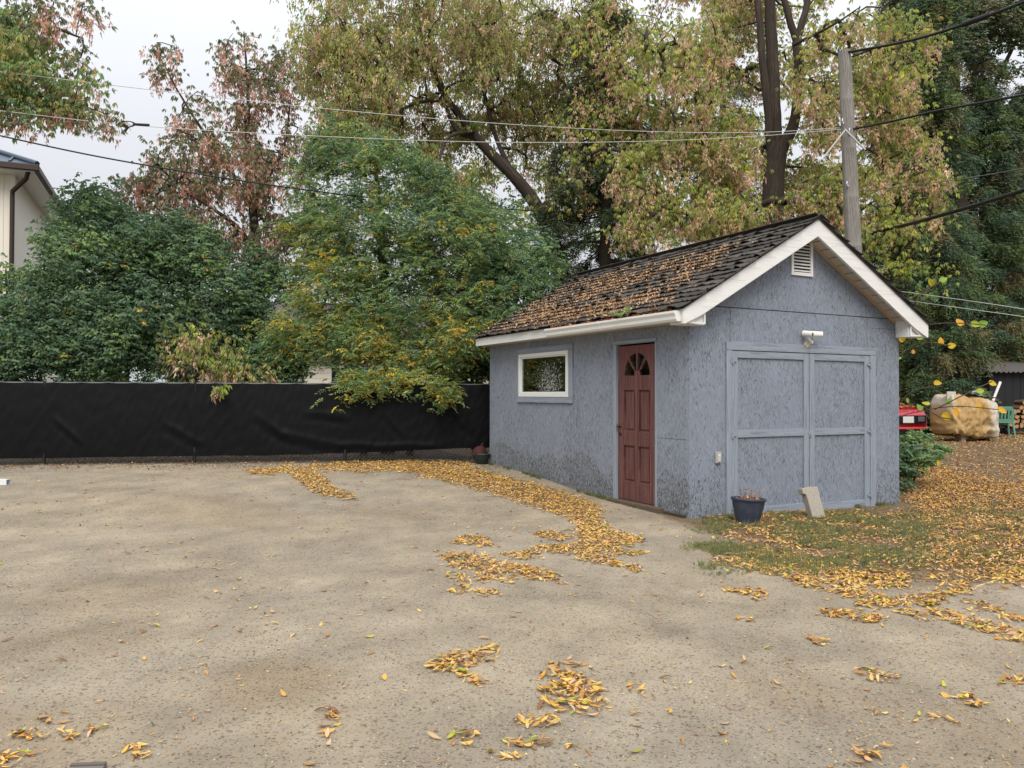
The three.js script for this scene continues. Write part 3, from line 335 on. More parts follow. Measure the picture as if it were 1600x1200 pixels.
// ------------------------------------------------------------------ fence
{ const yT = (px) => 598 + 3.5 * px / 765, dd = (px) => 1 / (1 / 12.8 + (1 / 14.65 - 1 / 12.8) * px / 765), FX0 = -420, FX1 = 1000, gy = (p) => ground(p.x, p.z);
  const p0 = at(0, 600, 12.8); const f = thing('chain_link_fence', 'chain link fence covered by black privacy screen behind the parking pad', 'fence', [0, 0, 0]);
  const top = (px) => at(px, yT(px), dd(px)); const mGalv = std(C(0x5d5f61), 0.6, { metalness: 0.5 });
  const pts = []; for (let x = FX0; x <= FX1; x += 20) pts.push(top(x)); part('top_rail', new MB().tube(pts, 0.02, 8).get(), mGalv, f);
  for (let x = FX0 + 20; x < FX1; x += 235) { const t = top(x), g = gy(t); part('post', new MB().tube([V(t.x, g - 0.1, t.z), V(t.x, t.y + 0.03, t.z)], 0.03, 8).get(), mBlack, f); }
  // privacy screen: woven cloth with pulls and creases, hung just in front of the wire
  const toward = FW.clone().setY(0).normalize().multiplyScalar(-1), NX = 620, NY = 44, pos = [], uv = [], idx = [];
  const creases = [[430, 668, 560, 700, 9], [395, 640, 470, 690, 8], [520, 690, 700, 700, 7], [250, 655, 330, 690, 8], [600, 640, 640, 690, 6], [470, 640, 560, 652, 7], [80, 640, 140, 690, 6], [690, 625, 750, 690, 7], [430, 640, 445, 702, 7], [300, 620, 310, 700, 6]];
  for (let j = 0; j <= NY; j++) for (let i = 0; i <= NX; i++) { const px = FX0 + (FX1 - FX0) * i / NX, t = top(px), v = j / NY, g = gy(t); const bottom = g + (px < 380 ? 0.11 : 0.11 + 0.13 * smooth(380, 800, px)) + 0.015 * noise(px * 0.03, 4); const y = t.y + 0.012 - 0.014 * Math.abs(Math.sin((px + 40) / 42 * Math.PI)) * (1 - v) - (t.y + 0.012 - bottom) * v;
    const py = 600 + v * 105; let o = 0.026 + 0.018 * Math.sin(v * 3.1) + 0.016 * fbm(px * 0.006, v * 1.4, 7) * v + 0.006 * noise(px * 0.05, v * 2.2, 3) + 0.008 * noise(px * 0.11 + v * 3, v * 6);
    for (const [ax, ay, bx, by, w] of creases) { const l = Math.hypot(bx - ax, by - ay), ux = (bx - ax) / l, uy = (by - ay) / l, s = (px - ax) * ux + (py - ay) * uy, r = -(px - ax) * uy + (py - ay) * ux + 4 * noise(s * 0.02, ax); const k = smooth(0, 25, s) * (1 - smooth(l - 30, l, s)); o += 0.017 * k * (Math.exp(-r * r / w / w * 3) - 0.6 * Math.exp(-3 * Math.pow((r - w * 1.6) / w, 2))); }
    pos.push(t.x + toward.x * o, y, t.z + toward.z * o); uv.push(px * 0.011, y); }
  for (let j = 0; j < NY; j++) for (let i = 0; i < NX; i++) { const a = j * (NX + 1) + i, b = a + NX + 1; idx.push(a, b, a + 1, a + 1, b, b + 1); }
  const g = new THREE.BufferGeometry(); g.setAttribute('position', new THREE.Float32BufferAttribute(pos, 3)); g.setAttribute('uv', new THREE.Float32BufferAttribute(uv, 2)); g.setIndex(idx); g.computeVertexNormals();
  { const tie = new THREE.TorusGeometry(0.026, 0.003, 5, 12); for (let x = FX0 + 10; x < 780; x += 42) { const t = top(x); const q = part('tie', tie, mBlack, f); q.position.copy(t).addScaledVector(toward, 0.004); q.rotation.y = Math.atan2(toward.x, toward.z) + 1.57; } }
  part('privacy_screen', g, new THREE.MeshPhysicalMaterial({ color: C(0x0c0d10), roughness: 0.6, specularIntensity: 0.3, side: THREE.DoubleSide }), f);
  // wire netting (shows below the screen)
  const wire = new MB(), s = 0.05; let acc = 0; const base = top(FX0), along = top(FX1).sub(base), len = along.length(); along.normalize();
  for (let d = -1.5; d < len; d += 0.072) for (const q of [1, -1]) { const pt = []; for (let k = 0; k <= 5; k++) { const h = k * 0.1, a = clamp(d + (q > 0 ? h : 0.5 - h), 0, len), p = base.clone().addScaledVector(along, a); p.y = gy(p) + 0.005 + h; p.addScaledVector(toward, q * 0.004); pt.push(p); } wire.tube([pt[0], pt[5]], 0.003, 4, false); }
  part('chain_link_mesh', wire.get(), mGalv, f, 'stuff');
}

// ------------------------------------------------------------------ utility pole and wires
{ const top = at(1319.5, 80, 16), b = at(1349, 640, 16), pts = [], rad = []; b.y = ground(b.x, b.z) - 0.1; for (let k = 0; k <= 8; k++) { pts.push(top.clone().lerp(b, k / 8)); rad.push(0.125 + 0.07 * k / 8); }
  const p = thing('utility_pole', 'weathered grey wooden utility pole behind the shed roof', 'pole', [0, 0, 0]); part('shaft', new MB().tube(pts, rad, 18).get(), mPole, p);
  const band = (py, px, r) => { const c = at(px, py, 15.85); const q = new THREE.TorusGeometry(0.055, 0.016, 6, 14); q.rotateY(0.5); q.translate(c.x, c.y, c.z); part('wire_bracket', mergeGeometries([q]), std(C(0xb9bcc0), 0.4, { metalness: 0.5 }), p); };
  band(190, 1317, 1); band(288, 1324, 1); band(205, 1328, 1);
  for (const [a, c] of [[[1320, 204], [1284, 250]], [[1320, 202], [1352, 234]]]) { const s = at(...a, 15.8), e = at(...c, 15.6); part('brace_rod', new MB().tube([s, e], 0.018, 6).get(), std(C(0xa9aaa8), 0.6), p); }
}
function wire(name, label, cat, pts, r, mat, group) { const c = new THREE.CatmullRomCurve3(pts.map((q) => at(...q))).getPoints(60); return tag(part(name, new MB().tube(c, r, 6).get(), mat, scene), label, cat, group); }
const mWireW = std(C(0xb9bbb9), 0.5), mWireB = std(C(0x101114), 0.6);
wire('service_wire', 'pale wire, higher of two, sagging from the pole to the left edge', 'wire', [[-200, 88, 13], [0, 112, 13.3], [260, 143, 13.6], [520, 171, 14], [780, 193, 14.5], [1000, 205, 15], [1180, 207, 15.5], [1312, 200, 15.85]], 0.0062, mWireW);
wire('service_wire', 'pale wire carrying a dark clamp, lower of two reaching the pole', 'wire', [[-200, 150, 13], [0, 173, 13.3], [200, 195, 13.5], [500, 213, 14], [760, 222, 14.5], [1000, 221, 15], [1180, 213, 15.5], [1314, 202, 15.85]], 0.0062, mWireW);
wire('telephone_wire', 'thin dark wire slanting down behind the brown maple crown', 'wire', [[-150, 178, 12.9], [0, 212, 13], [150, 244, 13.1], [300, 270, 13.3], [450, 293, 14], [650, 316, 16.4], [900, 332, 18.6], [1100, 330, 19.5], [1240, 326, 20]], 0.013, mWireB);
wire('power_cable', 'thick dark cable leaving the top of the pole to the upper right', 'cable', [[1322, 82, 15.95], [1390, 70, 15], [1450, 56, 14.2], [1520, 33, 13.4], [1600, 3, 12.6], [1680, -30, 12]], 0.028, mWireB);
wire('cable_sleeve', 'thick dark splice sleeve on the upper right cable', 'sleeve', [[1505, 38.3, 13.56], [1525, 31.2, 13.34], [1545, 24, 13.14]], 0.05, mWireB);
wire('telephone_cable', 'dark cable rising from the pole to the right at mid height', 'cable', [[1332, 202, 15.9], [1400, 188, 15], [1460, 174, 14], [1540, 159, 13], [1600, 148, 12.5], [1680, 133, 12]], 0.022, mWireB);
wire('thin_wire', 'thin grey wire crossing the dark conifers at the right', 'wire', [[1355, 299, 16], [1420, 290, 15.5], [1500, 280, 15], [1600, 263, 14.5], [1680, 250, 14]], 0.007, std(C(0x4a4c50), 0.6));
wire('power_cable', 'thick black cable low at the right, passing above the eave', 'cable', [[1330, 372, 18.5], [1405, 354, 17], [1450, 342, 15], [1520, 322, 13.5], [1600, 297, 12], [1680, 270, 11]], 0.036, mWireB);
wire('house_wire', 'white wire crossing right of the eave, upper of a pair', 'wire', [[1330, 444, 17], [1412, 456, 16], [1500, 468, 15], [1600, 483, 14], [1680, 497, 13.5]], 0.006, mWireW);
wire('house_wire', 'white wire crossing right of the eave, lower of a pair', 'wire', [[1330, 455, 17], [1422, 470, 16], [1500, 481, 15], [1600, 495, 14], [1680, 508, 13.5]], 0.006, mWireW);
{ const c = at(198, 194, 13.48), t = thing('wire_clamp', 'dark coiled splice clamp hanging on the lower pale wire', 'clamp', [c.x, c.y, c.z]); const g = new THREE.TorusGeometry(0.1, 0.016, 6, 20); g.scale(1.35, 0.5, 1); g.rotateY(-0.48); part('coil', g, mWireB, t); part('clamp_body', new MB().tube([V(-0.06, -0.02, 0.03), V(0.02, -0.06, 0.02), V(-0.03, -0.13, 0.02)], 0.024, 8).get(), mWireB, t); part('splice', new MB().tube([V(0.1, 0.0, 0.05), V(0.34, -0.02, 0.2)], 0.022, 8).get(), mWireB, t); }

// ------------------------------------------------------------------ trees
const leafMat = (t) => new THREE.MeshPhysicalMaterial({ color: 0xffffff, roughness: 0.85, transmission: t, thickness: 0, ior: 1.3, side: THREE.DoubleSide });
const mLeaf = leafMat(0.5), mNeedle = std(0xffffff, 0.9, { side: THREE.DoubleSide }), mSeed = leafMat(0.45);
function bladeGeo(list) { // leaves as folded pointed blades: [base, direction, width direction, length, width]
  const p = [], idx = [], uv = []; for (const [b, d, w, l, wd] of list) { const o = p.length / 3, n = d.clone().cross(w).normalize(), m = b.clone().addScaledVector(d, l * 0.45), t = b.clone().addScaledVector(d, l).addScaledVector(n, -l * 0.12); const L1 = m.clone().addScaledVector(w, wd / 2).addScaledVector(n, wd * 0.16), R1 = m.clone().addScaledVector(w, -wd / 2).addScaledVector(n, wd * 0.16); for (const q of [b, L1, t, R1]) { p.push(q.x, q.y, q.z); uv.push(0, 0); } idx.push(o, o + 1, o + 2, o, o + 2, o + 3); }
  const g = new THREE.BufferGeometry(); g.setAttribute('position', new THREE.Float32BufferAttribute(p, 3)); g.setAttribute('uv', new THREE.Float32BufferAttribute(uv, 2)); g.setIndex(idx); g.computeVertexNormals(); return g; }
const rdir = (v, s) => v.clone().add(V(gauss() * s, gauss() * s, gauss() * s)).normalize();
const perp = (d) => { const w = V(rr(-1, 1), rr(-1, 1), rr(-1, 1)); return w.addScaledVector(d, -w.dot(d)).normalize(); };
// shapes hang from the origin along +x, drooping to -y
const gPinnate = bladeGeo((() => { const o = []; for (let k = 0; k < 5; k++) for (const s of k === 4 ? [0] : [1, -1]) { const b = V(0.03 + k * 0.035, -0.004 * k * k, 0), d = rdir(V(s ? 0.35 : 1, -0.35, s * 0.9), 0.15); o.push([b, d, perp(d), rr(0.075, 0.1), rr(0.024, 0.034)]); } return o; })());
const gMaple = bladeGeo((() => { const o = []; for (let k = 0; k < 5; k++) { const s = [0, 1, -1, 1, -1][k], b = V(0.05 + (k > 2 ? 0 : 0.03), -0.02, 0), d = rdir(V(0.35, -1, s * 0.55), 0.2); o.push([b, d, perp(d), rr(0.085, 0.125), rr(0.028, 0.042)]); } return o; })());
const gSeed = bladeGeo((() => { const o = []; for (let k = 0; k < 12; k++) { const b = V(rr(0, 0.05), -rr(0, 0.16), rr(-0.035, 0.035)), d = rdir(V(0, -1, 0), 0.35); o.push([b, d, perp(d), rr(0.035, 0.055), rr(0.012, 0.019)]); } return o; })());
const gBroad = bladeGeo((() => { const o = []; for (let k = 0; k < 5; k++) { const b = V(k * 0.035, rr(-0.02, 0.02), rr(-0.02, 0.02)), d = rdir(V(0.5, -0.35, k % 2 ? 0.8 : -0.8), 0.35); o.push([b, d, perp(d), rr(0.07, 0.095), rr(0.045, 0.062)]); } return o; })());
const gSpray = bladeGeo((() => { const o = []; for (let k = 0; k < 9; k++) for (const s of [1, -1]) { const b = V(k * 0.042, -0.004 * k * k, 0), d = rdir(V(0.8, -0.4, s * 0.75), 0.2); o.push([b, d, perp(d).lerp(V(0, 0, 1), 0.2).normalize(), rr(0.09, 0.15) * (1 - k * 0.05), rr(0.016, 0.028)]); } return o; })());
const gSmall = bladeGeo((() => { const o = []; for (let k = 0; k < 6; k++) { const b = V(rr(0, 0.16), rr(-0.05, 0.03), rr(-0.06, 0.06)), d = rdir(V(0.4, -0.8, 0), 0.5); o.push([b, d, perp(d), rr(0.055, 0.085), rr(0.024, 0.036)]); } return o; })());
const M4 = new THREE.Matrix4(), QQ = new THREE.Quaternion(), EU = new THREE.Euler(), COL = new THREE.Color();
class Scatter { constructor() { this.m = []; this.c = []; } add(p, yaw, tilt, roll, s, col) { EU.set(roll, yaw, tilt, 'YXZ'); QQ.setFromEuler(EU); M4.compose(p, QQ, V(s, s, s)); this.m.push(...M4.elements); this.c.push(col.r, col.g, col.b); }
  build(name, geo, mat, parent) { const n = this.m.length / 16; if (!n) return; const im = new THREE.InstancedMesh(geo, mat, n); im.instanceMatrix.array.set(this.m); im.instanceColor = new THREE.InstancedBufferAttribute(new Float32Array(this.c), 3); im.name = parent === scene ? numbered(name) : name; im.userData.kind = 'stuff'; im.castShadow = im.receiveShadow = true; parent.add(im); counts.n += n; return im; } }
const counts = { n: 0 };
const tint = (pal) => { const c = COL.set(pick(pal)); const k = rr(0.86, 1.2); return { r: c.r * k * rr(0.93, 1.07), g: c.g * k, b: c.b * k * rr(0.9, 1.1) }; };
// a tree: limbs as [px, py, depth, radius] polylines, a crown as lobes [px, py, depth, rx, ry (pixels), rz (metres), shoots, foliage recipe]
function tree(o) {
  const root = thing(o.name, o.label, o.category || 'tree', [0, 0, 0], 0, o.group); const nodes = [], trunk = new MB(), twigs = new MB();
  for (const limb of o.limbs) { const c = new THREE.CatmullRomCurve3(limb.map((q) => { const p = at(q[0], q[1], q[2]); if (q[4]) p.y = ground(p.x, p.z) - 0.1; return p; })), n = Math.max(4, Math.ceil(c.getLength() / 0.3)), pts = c.getPoints(n), rad = pts.map((_, k) => { const t = k / n * (limb.length - 1), i = Math.min(limb.length - 2, Math.floor(t)); return (limb[i][3] + (limb[i + 1][3] - limb[i][3]) * (t - i)); }); pts.forEach((p, k) => { p.x += 0.03 * noise(p.y * 1.5, k * 0.3, limb[0][0]); p.z += 0.03 * noise(p.y * 1.4, 9, limb[0][0]); if (!limb.bare) nodes.push({ p, parent: null, r: rad[k], fixed: true, dir: k ? p.clone().sub(pts[k - 1]).normalize() : V(0, 1, 0) }); }); trunk.tube(pts, rad, Math.max(6, Math.min(14, Math.round(rad[0] * 60)))); }
  const tips = [];
  for (const [px, py, d, rx, ry, rz, n, rec] of o.crown) for (let k = 0; k < n * (o.mult || 1); k++) { let x, y, z, t = 0; do { x = rr(-1, 1); y = rr(-1, 1); z = rr(-1, 1); t++; } while (t < 40 && (x * x + y * y + z * z > 1 || fbm(x * 1.6 + px * 0.01, y * 1.6 + py * 0.01, z * 1.6 + k * 0, 3) < (o.gap ?? -0.12) + (rnd() - 0.5) * 0.3)); tips.push({ p: at(px + x * rx, py + y * ry, d + z * rz), rec }); }
  const fixed = nodes.slice(); for (const t of tips) { t.d = Infinity; for (const f of fixed) t.d = Math.min(t.d, f.p.distanceToSquared(t.p)); } tips.sort((a, b) => a.d - b.d);
  const paths = [];
  for (const t of tips) { let best = null, bd = Infinity; for (const q of nodes) { let d = q.p.distanceToSquared(t.p); if (q.p.y > t.p.y) d *= 1 + 0.5 * clamp((q.p.y - t.p.y) / 0.8); if (d < bd) { bd = d; best = q; } }
    const a = best.p, len = Math.sqrt(bd), n = Math.max(2, Math.ceil(len / 0.22)), mid = a.clone().lerp(t.p, 0.5).addScaledVector(V(gauss() * 0.12, 0.14 + gauss() * 0.1, gauss() * 0.12), len).addScaledVector(best.dir, len * 0.1), pts = [a], chain = []; let par = best;
    for (let k = 1; k <= n; k++) { const s = k / n, p = a.clone().multiplyScalar((1 - s) * (1 - s)).addScaledVector(mid, 2 * s * (1 - s)).addScaledVector(t.p, s * s); if (k < n) p.add(V(gauss(), gauss(), gauss()).multiplyScalar(0.018)); const nd = { p, parent: par, w: 0, dir: p.clone().sub(par.p).normalize() }; nodes.push(nd); chain.push(nd); pts.push(p); par = nd; }
    for (let q = par; q && !q.fixed; q = q.parent) q.w += 1; paths.push({ pts, chain, rec: t.rec }); }
  const tr = o.twig || 0.0055; for (const { pts, chain } of paths) { const rad = chain.map((q) => tr * Math.pow(q.w, 0.42)); twigs.tube(pts, [rad[0], ...rad], rad[0] > 0.02 ? 6 : 4, false); }
  part('trunk', trunk.get(), o.bark || mBark, root); part('branch', twigs.get(), mTwig, root, 'stuff');
  const sc = {}; for (const { pts, rec } of paths) for (const f of rec) { const go = rnd(); if (go > (f.p ?? 1)) continue; const S = (sc[f.n] ||= Object.assign(new Scatter(), { f })), pal = pick(f.pal), n = Math.round(f.k * (o.lush || 1) * rr(0.6, 1.35)), spread = f.s;
    for (let k = 0; k < n; k++) { const u = Math.pow(rnd(), 0.55) * (pts.length - 1), i = Math.min(pts.length - 2, Math.floor(u)), p = pts[i].clone().lerp(pts[i + 1], u - i); p.add(V(gauss() * spread, gauss() * spread * 0.8 - spread * (f.hang || 0), gauss() * spread)); S.add(p, rr(0, 6.3), rr(-0.5, 0.35) - (f.droop || 0), gauss() * 0.6, f.size * rr(0.75, 1.25), tint(rnd() < 0.8 ? pal : pick(f.pal))); } }
  for (const n in sc) sc[n].build(n, sc[n].f.g, sc[n].f.m || mLeaf, root);
  return root;
}
// foliage recipes: kind of leaf, number on a shoot, spread, palettes
const F = (n, g, k, s, size, pal, o = {}) => ({ n, g, k, s, size, pal, ...o });
const OLIVE = [['#9ba257', '#aaab60', '#8b964f'], ['#b3b066', '#bdb56e', '#a2a560'], ['#8c9c58', '#98a55c']], YGREEN = [['#b8c258', '#a9ba54', '#ccca5c'], ['#9cb054', '#aaba58']], TAN = [['#dfbc9c', '#e8c8aa', '#d0ab8c'], ['#cfae92', '#dcbda2', '#bd9c82'], ['#e6caaa', '#d8b794']], ROSE = [['#cba18f', '#d8b09d', '#be9383'], ['#dab29a', '#cda38c'], ['#b88878', '#c69787']], DKG = [['#5e7b56', '#68865f', '#526e4c'], ['#6e8c66', '#617e5a'], ['#5a7a5c', '#668667']], MIDG = [['#789a60', '#84a669', '#6c8c58'], ['#93ad68', '#83a060'], ['#6a8a5c', '#769665']], YEL = [['#dcbc48', '#e6c850', '#d0ac44'], ['#ccc050', '#d8cc58']], OLV2 = [['#98a658', '#a8b05c', '#8a9850']], SPR = [['#3c4c30', '#465636', '#323f2a'], ['#525e38', '#424f32']], CED = [['#50663f', '#5c744a', '#445838'], ['#486049', '#546e55'], ['#6a7c48', '#5a6c42'], ['#6b6a48', '#77704e']];
const mapleMix = (seed, green) => [F('foliage', gMaple, green, 0.3, 1.05, [...OLIVE, ...OLIVE, ...YGREEN], { hang: 0.2 }), F('seed_clusters', gSeed, seed, 0.25, 1.8, TAN, { p: 0.7, hang: 0.5, m: mSeed })];
const bigMix = [F('foliage', gSmall, 12, 0.4, 1.3, [...OLIVE, ...OLIVE, ['#8a7a52', '#9a8560']], { hang: 0.35 }), F('seed_clusters', gSeed, 5, 0.34, 1.6, [...TAN, ['#9d8468', '#ab917a']], { p: 0.6, hang: 0.6, m: mSeed })];
const roseMix = [F('foliage', gMaple, 8, 0.26, 0.95, [['#76805a', '#828a62'], ['#697452', '#8c8a60']], { hang: 0.2 }), F('seed_clusters', gSeed, 5, 0.19, 1.7, ROSE, { p: 0.72, hang: 0.5, m: mSeed })];
const tanMix = mapleMix(6, 14), hangMix = [F('foliage', gMaple, 11, 0.26, 0.95, [['#76805a', '#828a62'], ...OLIVE, ...MIDG], { hang: 0.2 }), F('seed_clusters', gSeed, 4, 0.19, 1.5, ROSE, { p: 0.45, hang: 0.5, m: mSeed })];
const lilac = [F('foliage', gBroad, 36, 0.29, 0.9, [...DKG, ...DKG, ...MIDG]), F('yellow_leaves', gBroad, 5, 0.2, 0.8, [...YEL, ...OLV2], { p: 0.12 })];
const ash = [F('foliage', gPinnate, 23, 0.3, 0.95, [...MIDG, ...MIDG, ...DKG, ...OLV2]), F('yellow_leaves', gPinnate, 8, 0.2, 0.95, YEL, { p: 0.15 })];
const ashY = [F('foliage', gPinnate, 20, 0.3, 0.95, [...MIDG, ...OLV2, ['#7d8c3a', '#8f983e']]), F('yellow_leaves', gPinnate, 10, 0.2, 0.95, YEL, { p: 0.5 })];
const hedge = [F('foliage', gBroad, 28, 0.3, 1.0, [...DKG, ...MIDG, ...MIDG])];
const FAST = false;
tree({ name: 'maple_tree', mult: 1.1, lush: 1.15, twig: 0.007, label: 'slender maple with reddish brown seed clusters standing behind the fence left of centre', limbs: [[[397, 640, 16.5, 0.17, 1], [400, 520, 16.5, 0.14], [402, 420, 16.5, 0.11], [395, 330, 16.5, 0.085], [386, 250, 16.5, 0.06], [388, 150, 16.5, 0.035], [382, 50, 16.5, 0.012]], [[402, 400, 16.5, 0.075], [370, 355, 16.3, 0.055], [330, 325, 16, 0.03], [270, 290, 15.8, 0.012]], [[396, 330, 16.5, 0.06], [350, 250, 16.4, 0.04], [300, 180, 16.2, 0.025], [250, 90, 16, 0.01]], [[398, 310, 16.5, 0.05], [440, 240, 16.6, 0.03], [455, 150, 16.6, 0.012]], [[402, 420, 16.5, 0.05], [350, 480, 16, 0.035], [325, 560, 14.6, 0.02], [338, 598, 13.6, 0.012], [344, 618, 13.35, 0.006]]], gap: -0.06,
  crown: [[385, 110, 16.5, 48, 85, 0.7, 40, roseMix], [258, 90, 16.1, 28, 38, 0.35, 10, roseMix], [305, 200, 16.2, 52, 62, 0.7, 30, roseMix], [385, 250, 16.5, 72, 75, 0.9, 55, roseMix], [440, 130, 16.6, 30, 60, 0.5, 18, roseMix], [455, 240, 16.7, 42, 70, 0.6, 22, roseMix], [455, 340, 16.8, 45, 60, 0.6, 18, roseMix], [320, 250, 16, 110, 60, 0.8, 30, roseMix], [240, 250, 16, 45, 40, 0.4, 9, roseMix], [290, 300, 16, 88, 45, 0.8, 42, roseMix], [215, 285, 15.9, 40, 26, 0.4, 9, roseMix], [400, 360, 16.4, 66, 55, 0.8, 36, roseMix], [345, 390, 16.2, 60, 40, 0.7, 22, roseMix], [285, 525, 14.6, 60, 45, 0.5, 12, tanMix], [360, 560, 14.6, 55, 45, 0.5, 11, tanMix], [342, 603, 13.3, 10, 8, 0.12, 2, [F('foliage', gMaple, 4, 0.1, 0.95, YGREEN), F('seed_clusters', gSeed, 2, 0.08, 1.3, TAN, { m: mSeed })]]] });
tree({ name: 'maple_tree', mult: 1.1, lush: 1.3, label: 'maple crown hanging into the upper left corner, green and rose brown', limbs: [[[-190, 640, 14, 0.26, 1], [-170, 400, 14, 0.22], [-120, 200, 14, 0.15], [-40, 90, 14, 0.09], [60, 40, 14, 0.04], [130, 60, 14, 0.015]], [[-130, 220, 14, 0.09], [-40, 170, 13.8, 0.05], [60, 150, 13.7, 0.02], [130, 170, 13.7, 0.01]]], gap: -0.05,
  crown: [[15, 95, 14, 80, 75, 0.9, 60, [F('foliage', gSmall, 26, 0.22, 0.95, [...OLIVE, ...MIDG]), F('seed_clusters', gSeed, 8, 0.18, 1.0, ROSE, { p: 0.55, hang: 0.5, m: mSeed })]], [105, 140, 13.9, 55, 60, 0.6, 30, hangMix], [40, 170, 13.8, 72, 34, 0.6, 22, hangMix], [60, 20, 14.1, 60, 34, 0.6, 20, roseMix], [135, 5, 14, 26, 12, 0.3, 4, roseMix], [150, 185, 13.7, 35, 14, 0.3, 5, roseMix], [-90, 100, 14, 90, 90, 1.2, 30, roseMix]] });
tree({ name: 'maple_tree', mult: 1.45, lush: 1.0, twig: 0.009, label: 'large maple whose thick dark trunk leans left above the shed ridge', limbs: [[[905, 640, 20, 0.28, 1], [890, 480, 20, 0.21], [866, 385, 20, 0.185], [836, 318, 20, 0.17], [800, 272, 19.9, 0.155], [762, 235, 19.8, 0.13], [725, 190, 19.7, 0.1], [690, 140, 19.6, 0.075], [660, 60, 19.5, 0.07], [640, -40, 19.5, 0.05]], [[745, 215, 19.8, 0.085], [715, 205, 19.5, 0.07], [690, 160, 19.3, 0.055], [640, 165, 19, 0.04], [590, 200, 18.6, 0.025], [540, 215, 18.3, 0.012]], [[800, 270, 19.9, 0.08], [775, 215, 20.2, 0.06], [760, 160, 20.4, 0.06], [740, 70, 20.5, 0.03]], [[740, 205, 19.6, 0.055], [700, 215, 19, 0.04], [685, 260, 18.6, 0.03], [675, 320, 18.4, 0.012]], [[690, 140, 19.6, 0.08], [660, 20, 19.4, 0.05], [600, -60, 19.3, 0.03]], [[960, 30, 20.5, 0.12], [890, 40, 20, 0.12], [840, 20, 19.8, 0.08]]], gap: 0.0,
  crown: [[720, 130, 21.5, 300, 170, 1.2, 110, bigMix], [560, 100, 18.7, 95, 85, 1.3, 100, bigMix], [500, 60, 18.5, 50, 70, 1, 36, bigMix], [690, 60, 19.4, 120, 80, 1.5, 120, bigMix], [640, 190, 20.6, 115, 55, 1.2, 70, bigMix], [780, 150, 21.2, 90, 90, 1.3, 90, bigMix], [830, 30, 20, 110, 60, 1.5, 85, bigMix], [545, 190, 18.4, 65, 45, 0.8, 36, bigMix], [600, -30, 19, 170, 50, 1.5, 60, bigMix], [870, 210, 21.5, 80, 80, 1, 60, bigMix], [890, 110, 21.5, 70, 70, 1, 50, bigMix], [700, 270, 18.6, 60, 40, 0.7, 18, bigMix]] });
tree({ name: 'maple_tree', mult: 1.45, lush: 0.95, twig: 0.0085, label: 'forked maple with several dark stems and tan seeds behind the shed ridge', limbs: [[[1206, 640, 19.5, 0.36, 1], [1204, 420, 19.5, 0.28], [1208, 300, 19.5, 0.26], [1214, 225, 19.5, 0.25]], [[1206, 250, 19.5, 0.12], [1199, 170, 19.4, 0.1], [1190, 80, 19.3, 0.09], [1182, -20, 19.2, 0.08], [1170, -120, 19.2, 0.05]], [[1212, 240, 19.6, 0.17], [1209, 140, 19.7, 0.16], [1204, 30, 19.7, 0.14], [1200, -120, 19.8, 0.09]], [[1216, 240, 19.5, 0.17], [1240, 195, 19.4, 0.13], [1248, 110, 19.3, 0.115], [1245, 65, 19.3, 0.115]], [[1245, 66, 19.3, 0.09], [1228, 10, 19.2, 0.08], [1212, -60, 19.2, 0.05]], [[1245, 66, 19.3, 0.1], [1262, 0, 19.3, 0.08], [1270, -80, 19.3, 0.05]], [[1175, 330, 18.6, 0.1], [1137, 279, 18.2, 0.12], [1112, 230, 18, 0.1], [1096, 190, 17.8, 0.07], [1078, 97, 17.6, 0.05], [1057, 66, 17.5, 0.02]], [[1240, 70, 19, 0.05], [1300, 40, 18, 0.03], [1345, 10, 17.5, 0.012]], [[1165, 352, 17.6, 0.03], [1140, 341, 17.3, 0.026], [1110, 346, 17.1, 0.02], [1075, 335, 17, 0.014], [1030, 330, 16.9, 0.008]]], gap: 0.02,
  crown: [[1150, 140, 21.6, 320, 180, 1.0, 100, tanMix], [1050, 100, 18, 100, 100, 1.4, 90, tanMix], [1110, 230, 18, 90, 75, 1.1, 70, tanMix], [1030, 270, 17.6, 75, 65, 0.9, 55, tanMix], [1110, 335, 17.2, 100, 38, 0.7, 50, tanMix], [1000, 345, 17.2, 42, 36, 0.5, 20, tanMix], [1230, 250, 20.6, 75, 75, 0.8, 34, tanMix], [1170, 60, 21.2, 140, 80, 1, 85, tanMix], [1300, 130, 18.8, 80, 100, 1.2, 62, tanMix], [1340, 300, 18.2, 65, 60, 0.8, 36, tanMix], [1280, 310, 18, 55, 38, 0.6, 20, tanMix], [1390, 80, 18.8, 85, 85, 1.2, 56, tanMix], [1410, 220, 18.8, 60, 70, 0.8, 30, tanMix], [1150, -30, 20.9, 200, 50, 1.6, 60, tanMix], [960, 60, 18.8, 70, 90, 1, 46, tanMix], [935, 200, 18.7, 60, 90, 1, 34, tanMix], [880, 300, 19, 55, 60, 0.7, 22, bigMix], [1385, 370, 17.6, 50, 45, 0.5, 16, [F('foliage', gMaple, 13, 0.26, 1.0, [...YGREEN, ...OLIVE])]], [1430, 300, 18.4, 60, 90, 0.8, 18, tanMix], [1440, 420, 18.4, 55, 60, 0.6, 12, [F('foliage', gMaple, 10, 0.3, 1.0, [...YGREEN, ...MIDG])]]] });
